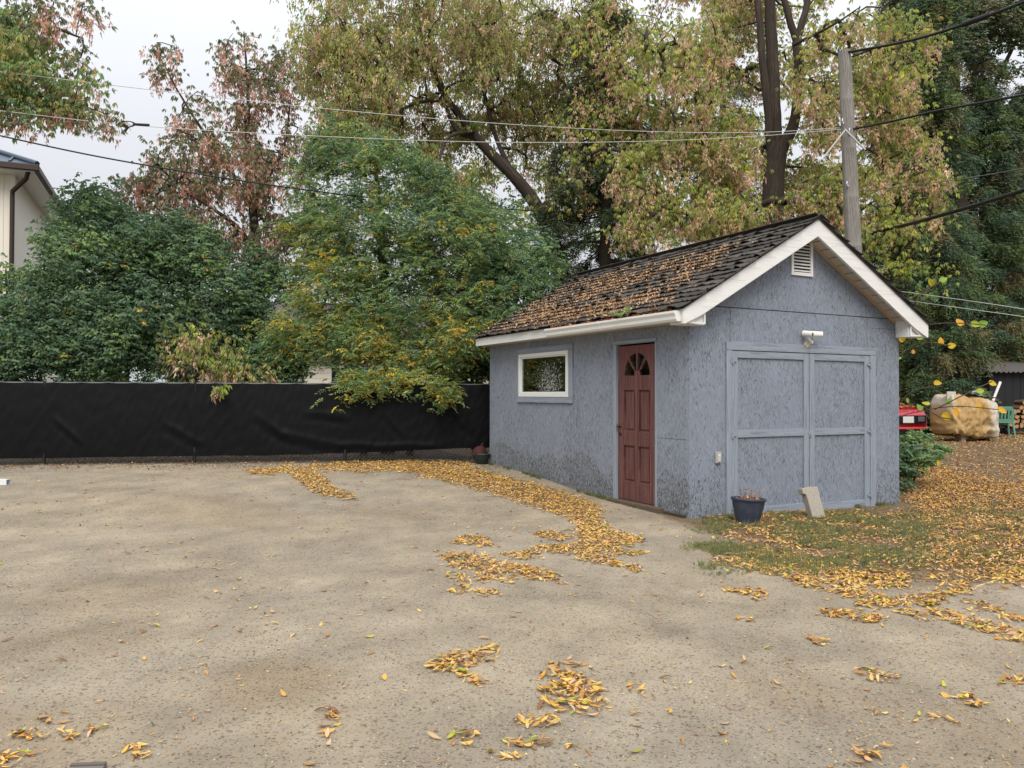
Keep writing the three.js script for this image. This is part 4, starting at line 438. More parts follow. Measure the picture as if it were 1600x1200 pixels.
tree({ name: 'ash_tree', label: 'bushy green ash with yellow patches drooping over the middle of the fence', limbs: [[[605, 640, 15.8, 0.15, 1], [604, 520, 15.8, 0.12], [598, 400, 15.8, 0.09], [590, 300, 15.8, 0.05], [585, 225, 15.8, 0.015]], [[604, 500, 15.8, 0.07], [560, 420, 15.5, 0.05], [520, 340, 15.4, 0.02]], [[602, 450, 15.8, 0.07], [660, 380, 15.7, 0.05], [710, 330, 15.6, 0.02]], [[640, 640, 15.6, 0.08, 1], [660, 540, 15.4, 0.06], [720, 450, 15.3, 0.02]], [[570, 640, 15.5, 0.08, 1], [540, 540, 15.2, 0.05], [480, 470, 15, 0.02]]], gap: 0.08, mult: 0.95, lush: 0.75, twig: 0.0075, bark: mBark,
  crown: [[590, 260, 15.8, 75, 60, 0.9, 50, ash], [520, 225, 16.2, 45, 50, 0.6, 22, ash], [655, 290, 15.9, 55, 45, 0.7, 34, ash], [735, 345, 15.9, 55, 45, 0.7, 28, ash], [470, 370, 15.6, 45, 70, 0.6, 30, ashY], [815, 430, 16.0, 40, 50, 0.6, 22, ash], [560, 360, 15.5, 90, 65, 1, 85, ash], [660, 350, 15.6, 85, 75, 1, 85, ash], [730, 400, 15.6, 75, 80, 0.9, 75, ash], [520, 440, 15.1, 75, 60, 0.8, 65, ashY], [630, 450, 15.2, 100, 65, 1, 90, ash], [560, 535, 14.9, 95, 55, 0.7, 70, ashY], [670, 530, 14.9, 95, 60, 0.7, 75, ashY], [760, 500, 15.4, 55, 75, 0.7, 48, ash], [470, 520, 14.8, 42, 60, 0.5, 32, ashY], [560, 605, 14.1, 60, 22, 0.2, 16, ashY], [640, 600, 14.2, 80, 22, 0.25, 18, ashY], [690, 610, 14.1, 14, 12, 0.1, 4, ashY], [500, 250, 16, 45, 50, 0.6, 20, ash]] });
const shrub = (name, label, group, base, lobes, rec, h = 600) => tree({ name, label, group, category: 'shrub', limbs: base.map(([x, x2, d, y]) => [[x, 680, d, 0.05, 1], [x + (x2 - x) * 0.4, 560, d, 0.038], [x2, y, d - 0.1, 0.012]]), gap: -0.06, twig: 0.006, crown: lobes.map((l) => [...l, rec]) });
shrub('lilac_bush', 'dark green lilac bush at the left edge below the white house', null, [[20, 10, 14.8, 420], [60, 70, 15, 380], [95, 110, 15, 400], [-20, -60, 14.8, 430]], [[30, 490, 14.6, 110, 85, 0.9, 90], [125, 410, 15, 65, 75, 0.8, 62], [130, 520, 14.6, 85, 70, 0.7, 62], [20, 560, 14.3, 90, 45, 0.5, 42], [-90, 480, 14.6, 80, 110, 0.8, 40]], lilac);
shrub('lilac_bush', 'tall dark green lilac bush peaking right of the white house gutter', null, [[150, 130, 15.4, 380], [175, 185, 15.4, 360], [190, 220, 15.2, 400]], [[145, 345, 15.5, 70, 50, 0.7, 50], [190, 410, 15.3, 70, 80, 0.8, 75], [215, 500, 14.9, 70, 70, 0.7, 60], [150, 600, 14.9, 60, 25, 0.4, 10]], lilac);
shrub('lilac_bush', 'dark green bush with yellow tints under the brown maple', null, [[270, 260, 15.6, 400], [300, 310, 15.6, 380], [330, 350, 15.6, 420]], [[285, 390, 15.6, 70, 60, 0.7, 58], [320, 470, 15.4, 75, 70, 0.7, 62], [400, 500, 15.8, 60, 70, 0.7, 46], [412, 435, 15.9, 50, 45, 0.6, 26], [440, 560, 15.2, 45, 45, 0.5, 22], [270, 560, 15, 70, 45, 0.5, 34], [420, 580, 15.3, 60, 40, 0.5, 26]], [F('foliage', gBroad, 34, 0.27, 0.88, [...DKG, ...DKG, ...MIDG]), F('yellow_leaves', gBroad, 6, 0.18, 0.8, YEL, { p: 0.2 })]);
shrub('green_bush', 'dense green bush between the fence and the back of the shed', null, [[780, 770, 16.5, 430], [820, 830, 16.8, 440], [740, 730, 16.3, 470]], [[790, 440, 16.4, 60, 60, 0.7, 52], [835, 410, 17, 50, 50, 0.6, 30], [745, 545, 16, 70, 60, 0.6, 46], [800, 560, 16.2, 50, 50, 0.5, 30], [690, 570, 16.2, 70, 40, 0.5, 26]], hedge);
// conifers: a tapering trunk, drooping boughs and sprays of needles
function conifer(name, label, px, d, pyTop, half, o = {}) {
  const base = at(px, 650, d), tip = at(px + (o.lean || 0), pyTop, d); base.y = ground(base.x, base.z) - 0.1; const H = tip.y - base.y, root = thing(name, label, 'tree', [0, 0, 0], 0, o.group), trunk = new MB(), bough = new MB(), S = new Scatter(); const R = half / FOCAL * d;
  const pts = []; for (let k = 0; k <= 10; k++) pts.push(base.clone().lerp(tip, k / 10)); trunk.tube(pts, pts.map((_, k) => Math.max(0.02, (o.r || 0.24) * (1 - k / 10.3))), 10); part('trunk', trunk.get(), mBark, root);
  const levels = Math.round((o.levels || 4.2) * H);
  for (let k = 0; k < levels; k++) { const t = Math.max(o.bare || 0.06, (k + rnd()) / levels); if (t > 0.985) continue; const prof = o.columnar ? Math.pow(1 - t, 0.45) * (0.75 + 0.25 * noise(t * 9, px)) : (0.12 + (1 - t)) * 0.95; const len = R * prof * rr(0.6, 1.1); const a = rr(0, 6.283); if (o.sides && Math.cos(a - o.sides) > 0.6) continue; const p0 = base.clone().lerp(tip, t), dir = V(Math.cos(a), 0, Math.sin(a)), pl = [], n = Math.max(3, Math.ceil(len / 0.35)); const up = o.columnar ? 0.35 : 0.05;
    for (let q = 0; q <= n; q++) { const s = q / n; pl.push(p0.clone().addScaledVector(dir, len * s).add(V(gauss() * 0.03, len * (up * s - (o.droop ?? 0.32) * s * s + (o.columnar ? 0 : 0.12 * s * s * s)), gauss() * 0.03))); }
    bough.tube(pl, pl.map((_, q) => 0.026 * (1 - q / (n + 1)) + 0.004), 4, false);
    const m = Math.round(len * (o.dens || 26)); const pal = pick(o.pal || SPR); for (let q = 0; q < m; q++) { const u = Math.pow(rnd(), 0.7) * n, i = Math.min(n - 1, Math.floor(u)), p = pl[i].clone().lerp(pl[i + 1], u - i); p.add(V(gauss() * 0.13, gauss() * 0.08 - rr(0, 0.14), gauss() * 0.13)); S.add(p, -a + rr(-1.1, 1.1), rr(-0.9, 0.15), gauss() * 0.6, rr(0.6, 1.2) * (o.size || 1), tint(pal)); } }
  part('branch', bough.get(), mTwig, root, 'stuff'); S.build('needles', gSpray, mNeedle, root); return root; }
conifer('spruce_tree', 'dark spruce beside the leaning maple trunk, its low boughs drooping', 945, 19.4, -140, 150, { r: 0.2, levels: 9, dens: 50, droop: 0.35, pal: SPR });
conifer('spruce_tree', 'short dark spruce whose boughs spread just above the far end of the shed roof', 868, 18.6, 215, 95, { r: 0.12, levels: 9, dens: 46, droop: 0.3, pal: SPR });
conifer('spruce_tree', 'second dark spruce standing close to the forked maple', 1130, 27, -60, 120, { r: 0.28, levels: 8, dens: 44 });
const cedar = { columnar: true, pal: CED, droop: 0.3, size: 1.15, group: 'dark cedars along the right edge', levels: 20, dens: 46 };
for (const [px, d, top, half, lab] of [[1400, 24, -40, 80, 'dark cedar standing just right of the utility pole'], [1462, 22.5, -90, 95, 'tallest dark cedar right of the utility pole'], [1535, 27, 60, 110, 'dark cedar behind the tarp covered pile'], [1610, 29, 120, 110, 'dark cedar behind the charcoal shed'], [1690, 29, 60, 90, 'dark cedar mostly beyond the right edge']]) { conifer('cedar_tree', lab, px, d, top, half, cedar).userData.group = undefined; }
tree({ name: 'deciduous_tree', mult: 1.6, lush: 1.6, label: 'tall bluish green tree reaching the upper right corner behind the cables', limbs: [[[1500, 640, 27, 0.35, 1], [1500, 300, 27, 0.25], [1490, 100, 27, 0.15], [1480, -60, 27, 0.05]], [[1500, 260, 27, 0.12], [1560, 120, 27, 0.08], [1620, 0, 27, 0.03]]], gap: -0.12, crown: [[1470, 40, 26.5, 70, 80, 1.6, 90, [F('foliage', gBroad, 40, 0.34, 1.3, CED)]], [1560, 20, 27, 75, 55, 1.4, 50, [F('foliage', gSmall, 32, 0.34, 1.3, CED)]], [1590, 200, 27, 45, 60, 1, 22, [F('foliage', gSmall, 30, 0.34, 1.3, CED)]], [1420, 180, 26, 70, 80, 1.4, 66, [F('foliage', gBroad, 36, 0.34, 1.3, [...CED, ...OLIVE])]], [1640, 80, 27, 60, 70, 1, 20, [F('foliage', gSmall, 30, 0.34, 1.3, CED)]]] });
// woods further back
for (const [px, d, top, w, lab] of [[760, 34, 250, 150, 'distant green tree between the ash and the leaning maple'], [1000, 36, 180, 170, 'distant green tree behind the spruces'], [1290, 33, 250, 150, 'distant green tree left of the utility pole'], [180, 40, 480, 150, 'distant low green tree behind the lilac bushes']])
  tree({ name: 'distant_tree', label: lab, limbs: [[[px, 640, d, 0.3, 1], [px, 500, d, 0.22], [px + 10, top + 60, d, 0.06]]], gap: -0.2, twig: 0.009, crown: [[px, top + (600 - top) * 0.3, d, w * 0.6, (600 - top) * 0.32, 2, 60, [F('foliage', gBroad, 26, 0.55, 2.2, [...MIDG, ...DKG, ...OLIVE])]], [px - 10, 545, d - 1, w * 0.85, 70, 2, 55, [F('foliage', gBroad, 26, 0.55, 2.2, [...DKG, ...MIDG])]]] });
console.log('instances', counts.n);

// ------------------------------------------------------------------ fallen leaves, grass, loose gravel
function curledLeaf(l, w, curl, fold, twist) { const p = [], idx = [], N = 5; for (let i = 0; i <= N; i++) { const t = i / N, x = (t - 0.5) * l, ww = w / 2 * Math.pow(Math.sin(Math.PI * clamp(0.06 + t * 0.9)), 0.8) * (1 - 0.25 * t), y = curl * (4 * (t - 0.5) * (t - 0.5) - 0.3) * l + 0.004, a = twist * (t - 0.5); for (const s of [-1, 0, 1]) p.push(x, y + (s ? fold * ww : 0) + Math.sin(a) * s * ww + 0.003, s * ww * Math.cos(a)); }
  for (let i = 0; i < N; i++) { const o = i * 3; idx.push(o, o + 1, o + 3, o + 1, o + 4, o + 3, o + 1, o + 2, o + 4, o + 2, o + 5, o + 4); } const g = new THREE.BufferGeometry(); g.setAttribute('position', new THREE.Float32BufferAttribute(p, 3)); g.setAttribute('uv', new THREE.Float32BufferAttribute(new Array(p.length / 3 * 2).fill(0), 2)); g.setIndex(idx); g.computeVertexNormals(); return g; }
const xe0 = -0.315;
const fallen = [curledLeaf(0.075, 0.024, 0.12, 0.5, 0.4), curledLeaf(0.066, 0.026, 0.2, 0.3, -0.8), curledLeaf(0.08, 0.02, -0.08, 0.7, 0.9), curledLeaf(0.055, 0.03, 0.15, 0.25, 0.2)];
const mFallen = leafMat(0.15);
const GOLD = ['#c79c48', '#d0a850', '#bd9044', '#c8a45c', '#b8925a', '#d8b868', '#a87d48', '#cdb070'], TANL = ['#b8926a', '#a67f5c', '#c4a27c', '#94704e', '#bd9672', '#8c6848', '#caa98a'], ROT = ['#6b5038', '#7d5f44', '#8a6a4a', '#5a4432'], GRN = ['#a7a83a', '#8f9a35', '#b5ae45'];
const PILES = [ // polylines in the photograph: [[px, py, half width in px across the slope of the ground], ...], density
  [[[400, 738, 5], [520, 730, 7], [640, 727, 9], [720, 735, 12]], 0.75], [[[480, 745, 10], [505, 766, 8], [545, 776, 5]], 0.95], [[[660, 733, 10], [740, 748, 14], [800, 764, 15], [860, 782, 16], [915, 800, 14]], 1.0], [[[905, 795, 10], [915, 815, 10], [935, 838, 15], [985, 845, 8]], 1.0], [[[935, 850, 14], [925, 872, 10], [955, 880, 6]], 1.0], [[[800, 866, 6], [860, 862, 7], [935, 858, 9]], 0.9], [[[850, 838, 5], [905, 838, 7]], 0.8], [[[960, 862, 5], [1000, 866, 5]], 0.8], [[[975, 882, 5], [995, 888, 6]], 0.9], [[[722, 847, 6], [757, 848, 5]], 0.9],
  [[[712, 872, 10], [740, 882, 14], [790, 890, 11], [862, 902, 6]], 0.95], [[[755, 904, 6], [800, 907, 6]], 0.6], [[[715, 900, 8], [720, 915, 6]], 0.4], [[[720, 927, 6], [765, 929, 7]], 0.9], [[[675, 1050, 5], [715, 1042, 12], [745, 1028, 14], [765, 1016, 6]], 1.0], [[[735, 1058, 6], [752, 1072, 6]], 0.8], [[[870, 1045, 6], [885, 1075, 20], [900, 1092, 22], [860, 1100, 10], [930, 1092, 8]], 1.05], [[[865, 1040, 4], [910, 1042, 4]], 0.5], [[[818, 1127, 8], [858, 1128, 8]], 0.8], [[[818, 1165, 9], [850, 1163, 8]], 0.95], [[[782, 1185, 6], [815, 1185, 6]], 0.8], [[[1000, 1080, 6], [1012, 1086, 6]], 0.7], [[[905, 1172, 6], [918, 1172, 5]], 0.7], [[[725, 1150, 8], [722, 1165, 8]], 0.5],
  [[[5, 1190, 14], [35, 1183, 8]], 1.0], [[[20, 1148, 6], [52, 1146, 7]], 0.8], [[[95, 1140, 5], [108, 1150, 8]], 0.7], [[[130, 1142, 3], [160, 1134, 3]], 0.6], [[[215, 1175, 8], [222, 1185, 6]], 0.7], [[[512, 1112, 6], [512, 1150, 6]], 0.35], [[[65, 1122, 4], [70, 1126, 4]], 0.5],
  [[[1120, 874, 5], [1160, 880, 8], [1210, 890, 10]], 1.0], [[[1200, 870, 10], [1260, 890, 16], [1330, 905, 16], [1400, 905, 12]], 0.95], [[[1250, 905, 8], [1320, 925, 10], [1370, 935, 6]], 1.0], [[[1285, 958, 6], [1330, 962, 8], [1372, 968, 6]], 1.0], [[[1355, 946, 8], [1400, 945, 10], [1445, 938, 8], [1500, 920, 10]], 0.9], [[[1420, 962, 5], [1450, 968, 6]], 0.8], [[[1455, 955, 6], [1500, 968, 8], [1545, 982, 10], [1600, 1000, 8]], 0.95], [[[1520, 945, 8], [1560, 955, 5]], 0.6], [[[1530, 895, 14], [1610, 905, 16]], 0.8], [[[1150, 928, 4], [1185, 927, 6]], 0.9], [[[1270, 998, 5], [1280, 1003, 5]], 0.8], [[[1352, 1052, 6], [1392, 1062, 6]], 0.95], [[[1500, 1088, 7], [1515, 1098, 8]], 0.8], [[[1470, 1125, 6], [1495, 1134, 6]], 0.6], [[[1360, 1112, 4], [1390, 1112, 4]], 0.5], [[[1570, 965, 5], [1610, 970, 6]], 0.8], [[[1330, 1170, 6], [1352, 1180, 6]], 0.6], [[[1370, 1165, 5], [1385, 1172, 4]], 0.6], [[[1115, 1040, 3], [1130, 1042, 3]], 0.5], [[[1560, 1070, 6], [1600, 1066, 8]], 0.4], [[[1160, 970, 3], [1185, 975, 3]], 0.5]];
function pileDensity(px, py) { let best = 0; for (const [line, dens] of PILES) { const a0 = line[0], b0 = line[line.length - 1]; if (py < Math.min(...line.map((q) => q[1])) - 60 || py > Math.max(...line.map((q) => q[1])) + 60) continue; for (let i = 0; i + 1 < line.length; i++) { const [ax, ay, aw] = line[i], [bx, by, bw] = line[i + 1], q = 0.42; const dx = (bx - ax) * q, dy = by - ay, l2 = dx * dx + dy * dy + 1e-6, t = clamp(((px - ax) * q * dx + (py - ay) * dy) / l2), w = aw + (bw - aw) * t, r = Math.hypot((px - ax) * q - dx * t, py - ay - dy * t) / w; best = Math.max(best, dens * (1 - smooth(0.55, 1.25, r))); } } return best; }
function lawn(px, py) { return smooth(1065, 1150, px + (py - 815) * 0.3) * smooth(797, 812, py) * (1 - smooth(865, 905, py + 0 * px + 10 * noise(px * 0.02, py * 0.03))) * (1 - smooth(1380, 1500, px + 30 * noise(px * 0.02, py * 0.05))); }
function litter(px, py) { // leaves lying over the earth at the right
  if (px < 1060) return 0; const edge = 0.9 * smooth(1395, 1440, px + (py - 740) * -0.2) * smooth(640, 700, py) * (1 - smooth(880, 930, py)); const front = 0.62 * smooth(1085, 1200, px) * smooth(795, 806, py) * (1 - smooth(880, 905, py)); return Math.max(edge, front); }
{
  const S = fallen.map(() => new Scatter()), put = (p, pal, flat = 1, sc = 1) => { const i = Math.floor(rnd() * fallen.length); S[i].add(p, rr(0, 6.283), gauss() * 0.45 * flat, gauss() * 0.5 * flat, rr(0.38, 1.0) * sc, tint(pal)); };
  // sample where the picture shows ground, evenly by ground area
  const area = [[-7.5, 1.5, 2.4, 15.5], [1.5, 12, 2.6, 22]]; let n = 0;
  for (let k = 0; k < 900000; k++) { const lat = rr(-8.5, 8.2), d = rr(2.5, 16.5); const p = EYE.clone().addScaledVector(FW, d).addScaledVector(RT, lat); p.y = ground(p.x, p.z); if (p.x > -0.03 && p.x < W + 0.03 && p.z < 0.01 && p.z > -L) continue; const [px, py, dd] = toPhoto(p); if (px < -60 || px > 1660 || py > 1215) continue;
    const wob = 16 * noise(p.x * 3, p.z * 3, 4) + 10 * noise(p.x * 9, p.z * 9, 4), a = pileDensity(px + wob, py + wob * 0.5) * clamp(0.75 + 0.9 * fbm(p.x * 5, p.z * 5, 61), 0.2, 1), lw = lawn(px, py), b = litter(px, py) * clamp(0.62 + 1.5 * fbm(p.x * 1.2, p.z * 1.2, 8)), v = d > 12.1 + (lat + 4) * 0.165 && p.x < 0 ? 0.07 * smooth(12.1 + (lat + 4) * 0.165, 13.2 + (lat + 4) * 0.165, d) : 0, base = 0.0075 * clamp(0.6 + 2 * fbm(p.x * 0.7, p.z * 0.7, 31), 0.15, 2); const u = rnd() * 1.75;
    if (u < a) { p.y += rr(0, 0.014) * a + 0.002; put(p, rnd() < 0.66 ? GOLD : rnd() < 0.7 ? TANL : rnd() < 0.5 ? ROT : GRN, 0.9); n++; } else if (u < b * (lw > 0.3 ? 0.72 : 0.95)) { p.y += 0.004 + rr(0, 0.02); put(p, rnd() < 0.5 ? GOLD : rnd() < 0.82 ? TANL : ROT, 1.0, 1.0); n++; } else if (u < v) { p.y += 0.008; put(p, rnd() < 0.12 ? GOLD : ['#7a5a3c', '#6a4c34', '#8a6847'], 1.1, 0.9); n++; } else if (u < base) { p.y += 0.002; put(p, rnd() < 0.5 ? GOLD : rnd() < 0.75 ? TANL : GRN, 0.7); n++; } }
  for (let k = 0; k < 42000; k++) { const lat = rr(5.2, 16), d = rr(11, 24); const p = EYE.clone().addScaledVector(FW, d).addScaledVector(RT, lat); p.y = ground(p.x, p.z); if (p.x < W + 0.1) continue; if (rnd() > 0.75 + fbm(p.x, p.z, 8)) continue; p.y += 0.006; put(p, rnd() < 0.4 ? GOLD : rnd() < 0.88 ? TANL : ROT, 1.1, 1.15); n++; }
  for (let k = 0; k < 16000; k++) { const d = 2.6 + 11 * Math.pow(rnd(), 1.2), lat = rr(-0.72, 0.72) * d, p = EYE.clone().addScaledVector(FW, d).addScaledVector(RT, lat); if (p.x > -0.03 && p.z < 0.02) continue; if (rnd() > 0.45 + 1.2 * fbm(p.x * 0.8, p.z * 0.8, 90)) continue; p.y = ground(p.x, p.z) + 0.002; S[Math.floor(rnd() * 4)].add(p, rr(0, 6.28), gauss() * 0.3, gauss() * 0.3, rr(0.12, 0.36), tint(rnd() < 0.3 ? GOLD : rnd() < 0.5 ? TANL : ROT)); }
  const big = thing('fallen_leaves', 'golden fallen leaves drifted over the gravel pad and lawn', 'leaves'); big.userData.kind = 'stuff'; S.forEach((q, i) => q.build('leaf_litter', fallen[i], mFallen, big)); console.log('fallen', n);
  // leaves on the roof, most caught behind the curled butts of the shingles
  const R = fallen.map(() => new Scatter()), ca = Math.cos(PA), sa = Math.sin(PA); for (let k = 0; k < 26000; k++) { const c = Math.floor(rr(0, 16.4)), t = rnd(), u = c * 0.151 + (rnd() < 0.86 ? 0.152 + Math.pow(rnd(), 1.6) * 0.045 : rr(0, 0.15)), s = u / 2.55, z = rr(-L - 0.08, 0.2), f = clamp(0.5 + 1.5 * fbm(z * 0.9, u * 1.6, 13) + 0.7 * fbm(z * 4, u * 5, 3)); const dens = f * smooth(0.0, 0.1, s + 0.06) * (1 - smooth(0.66, 0.93, s + 0.12 * noise(z * 1.3, 5))) * (1 - smooth(-0.6, 0.15, z + 0.5 * s)) * (0.35 + 0.65 * smooth(-5.3, -3.6, z)); if (rnd() > dens * 0.92) continue; const p = V(xe0 + u * ca - sa * 0.032, roofTop(xe0) + u * sa + ca * 0.032, z); EU.set(0, 0, PA); const i = Math.floor(rnd() * 4); const q0 = new THREE.Quaternion().setFromEuler(EU), q1 = new THREE.Quaternion().setFromEuler(new THREE.Euler(gauss() * 0.5, rr(0, 6.28), gauss() * 0.5)); M4.compose(p, q0.multiply(q1), V(1, 1, 1).multiplyScalar(rr(0.45, 0.95))); const cc = tint(rnd() < 0.72 ? ['#b2916e', '#a4825f', '#bfa17e', '#8d6d51', '#c9ae8c'] : ['#b48c5c', '#7a5d46', '#bd9870']); R[i].m.push(...M4.elements); R[i].c.push(cc.r, cc.g, cc.b); }
  for (let k = 0; k < 900; k++) { const z = rr(-2.7, 0.1), h = clamp(0.3 + 0.9 * fbm(z * 2.2, 3, 9) + 0.3 * smooth(-0.9, -0.2, z) + 0.35 * smooth(-1.9, -2.4, z)), p = V(-0.27 - rr(0.0, 0.075) + rr(0, 0.07) * h, 2.37 + rr(0, 0.11) * h + 0.02, z); R[Math.floor(rnd() * 4)].add(p, rr(0, 6.28), gauss() * 0.6, gauss() * 0.6, rr(0.7, 1.1), tint(rnd() < 0.6 ? ['#b5642f', '#c07a3a', '#a8552a', '#c88a48'] : TANL)); }
  const rl = thing('roof_leaves', 'dry brown leaves caught in the rows of roof shingles and the gutter', 'leaves'); rl.userData.kind = 'stuff'; R.forEach((q, i) => q.build('leaf_litter', fallen[i], mFallen, rl));
  // short grass before the double doors, and tufts by the walls
  const gTuft = bladeGeo((() => { const o = []; for (let k = 0; k < 7; k++) { const d = rdir(V(0, 1, 0), 0.45); o.push([V(rr(-0.015, 0.015), 0, rr(-0.015, 0.015)), d, perp(d), rr(0.03, 0.06), rr(0.004, 0.007)]); } return o; })()), Gs = new Scatter();
  for (let k = 0; k < 260000; k++) { const lat = rr(1.4, 7), d = rr(5.6, 11); const p = EYE.clone().addScaledVector(FW, d).addScaledVector(RT, lat); if (p.z < 0.01 && p.x < W + 0.02) continue; p.y = ground(p.x, p.z); const [px, py] = toPhoto(p); if (rnd() * 1.9 > Math.max(lawn(px, py), 0.35 * smooth(1330, 1420, px) * smooth(760, 800, py) * (1 - smooth(860, 900, py))) * clamp(0.35 + 2.4 * fbm(p.x * 1.3, p.z * 1.3, 77) + 0.8 * fbm(p.x * 6, p.z * 6, 7))) continue; Gs.add(p, rr(0, 6.28), 0, 0, rr(0.4, 0.85) * (rnd() < 0.05 ? 1.8 : 1), tint(['#7d8654', '#88905a', '#70794a', '#98985f', '#a59d68'])); }
  for (let k = 0; k < 900; k++) { const s = rnd() < 0.6, p = s ? V(-0.04 - rr(0, 0.06), 0, -rr(0.2, 5.2)) : V(rr(2.9, 4.1), 0, rr(0.01, 0.06)); if (noise(p.z * 1.5, p.x * 2, 5) < 0.1) continue; p.y = ground(p.x, p.z); Gs.add(p, rr(0, 6.28), 0, 0, rr(0.6, 1.1), tint(['#5f7138', '#6d7d40', '#8a8a50'])); }
  tag(Gs.build('grass', gTuft, mLeaf, scene), 'thin green grass among leaves in front of the double doors', 'grass', null, 'stuff');
  // loose stones on the gravel pad
  const st = new THREE.IcosahedronGeometry(1, 0), St = new Scatter(); { const P = st.attributes.position; for (let i = 0; i < P.count; i++) P.setXYZ(i, P.getX(i) * rr(0.99, 1.01), P.getY(i) * 0.6, P.getZ(i) * 0.8); st.computeVertexNormals(); }
  for (let k = 0; k < 42000; k++) { const d = 2.6 + 9 * Math.pow(rnd(), 1.5), lat = rr(-0.72, 0.72) * d; const p = EYE.clone().addScaledVector(FW, d).addScaledVector(RT, lat); if (onEdge(p.x, p.z) > 0 || (p.x > -0.05 && p.z < 0.3)) continue; if (rnd() > clamp(0.45 + 1.2 * fbm(p.x * 0.6, p.z * 0.6, 50))) continue; p.y = ground(p.x, p.z) + 0.012 * fbm(p.x * 1.3, p.z * 1.3, 2); St.add(p, rr(0, 6.28), gauss() * 0.3, gauss() * 0.3, rr(0.002, 0.0062) * (rnd() < 0.04 ? 1.8 : 1), tint(['#857c6d', '#978e7d', '#6d6558', '#a39a89', '#8b8070'])); }
  tag(St.build('gravel', st, std(0xffffff, 0.95), scene), 'loose small stones scattered over the gravel pad', 'gravel', null, 'stuff');
}

// ------------------------------------------------------------------ things on and around the shed
{ const c = thing('security_camera', 'white twin headed security camera on the head board above the double doors', 'camera', [1.99, 2.14, 0.02]); const mC = std(C(0xe4e4e0), 0.4), cyl = (r0, r1, h, f) => { const g = new THREE.CylinderGeometry(r0, r1, h, 18); f(g); return g; };
  part('mount', cyl(0.04, 0.046, 0.03, (g) => { g.rotateX(Math.PI / 2); g.translate(0, -0.03, 0.0); }), std(C(0xcfc6a6), 0.5), c);
  part('arm', new MB().tube([V(0, -0.03, 0.01), V(-0.005, 0.0, 0.07), V(-0.05, 0.035, 0.075), V(-0.065, 0.085, 0.07)], 0.017, 10).get(), mC, c);
  for (const [x, y, ry, rx, n] of [[-0.07, 0.1, 0.15, 0.15, 0], [0.065, 0.1, 1.1, 0.05, 1]]) { const m = part('camera_head', cyl(0.032, 0.034, 0.13, (g) => g.rotateX(Math.PI / 2)), mC, c); m.position.set(x, y, 0.075); m.rotation.set(rx, ry, 0, 'YXZ'); part('lens', cyl(0.025, 0.025, 0.012, (g) => { g.rotateX(Math.PI / 2); g.translate(0, 0, 0.062); }), std(C(0x08090b), 0.1), m); part('sun_hood', (() => { const g = new THREE.CylinderGeometry(0.039, 0.039, 0.15, 16, 1, true, Math.PI * 0.5, Math.PI); g.rotateX(Math.PI / 2); g.rotateZ(Math.PI / 2); g.translate(0, 0.002, 0.012); return g; })(), std(C(0xe4e4e0), 0.4, { side: THREE.DoubleSide }), m); }
  part('arm', new MB().tube([V(-0.06, 0.07, 0.07), V(0.0, 0.075, 0.075), V(0.05, 0.09, 0.075)], 0.013, 8).get(), mC, c);
  part('sensor', box(0.05, 0.045, 0.04, 0.01, -0.005, 0.055, 0.012), std(C(0xd6cfae), 0.5), c); }
{ const o = thing('outlet_cover', 'small grey weatherproof outlet cover on the wall left of the double doors', 'outlet', [0.469, 0.69, 0.002]); part('box', box(0.085, 0.14, 0.035, 0, 0, 0.016, 0.008), std(C(0x9fa19d), 0.6), o); const g = new THREE.CapsuleGeometry(0.026, 0.055, 6, 14); g.scale(1, 1, 0.45); g.translate(0.006, -0.008, 0.036); part('cover', g, std(C(0xb5b6b0), 0.5), o); }
{ const f = thing('artificial_flower', 'small lilac flower bunch behind the fan window of the red door', 'flower', [0.1, 1.735, -0.735]); const g = new MB(); for (let k = 0; k < 16; k++) { const s = new THREE.SphereGeometry(0.016, 7, 5); s.scale(1, 0.8, 1); s.translate(gauss() * 0.01, gauss() * 0.018, gauss() * 0.04); g.geo(s); } part('petals', g.get(), std(C(0xb9a0dd), 0.8), f, 'stuff'); part('stem', new MB().tube([V(0, 0, 0), V(0, -0.09, 0.01)], 0.006, 6).get(), std(C(0x4c6a3a), 0.8), f); part('ledge', box(0.05, 0.02, 0.5, 0.01, -0.1, 0, 0.003), mInside, f); }
const dropTo = (px, py) => onGround(px, py);
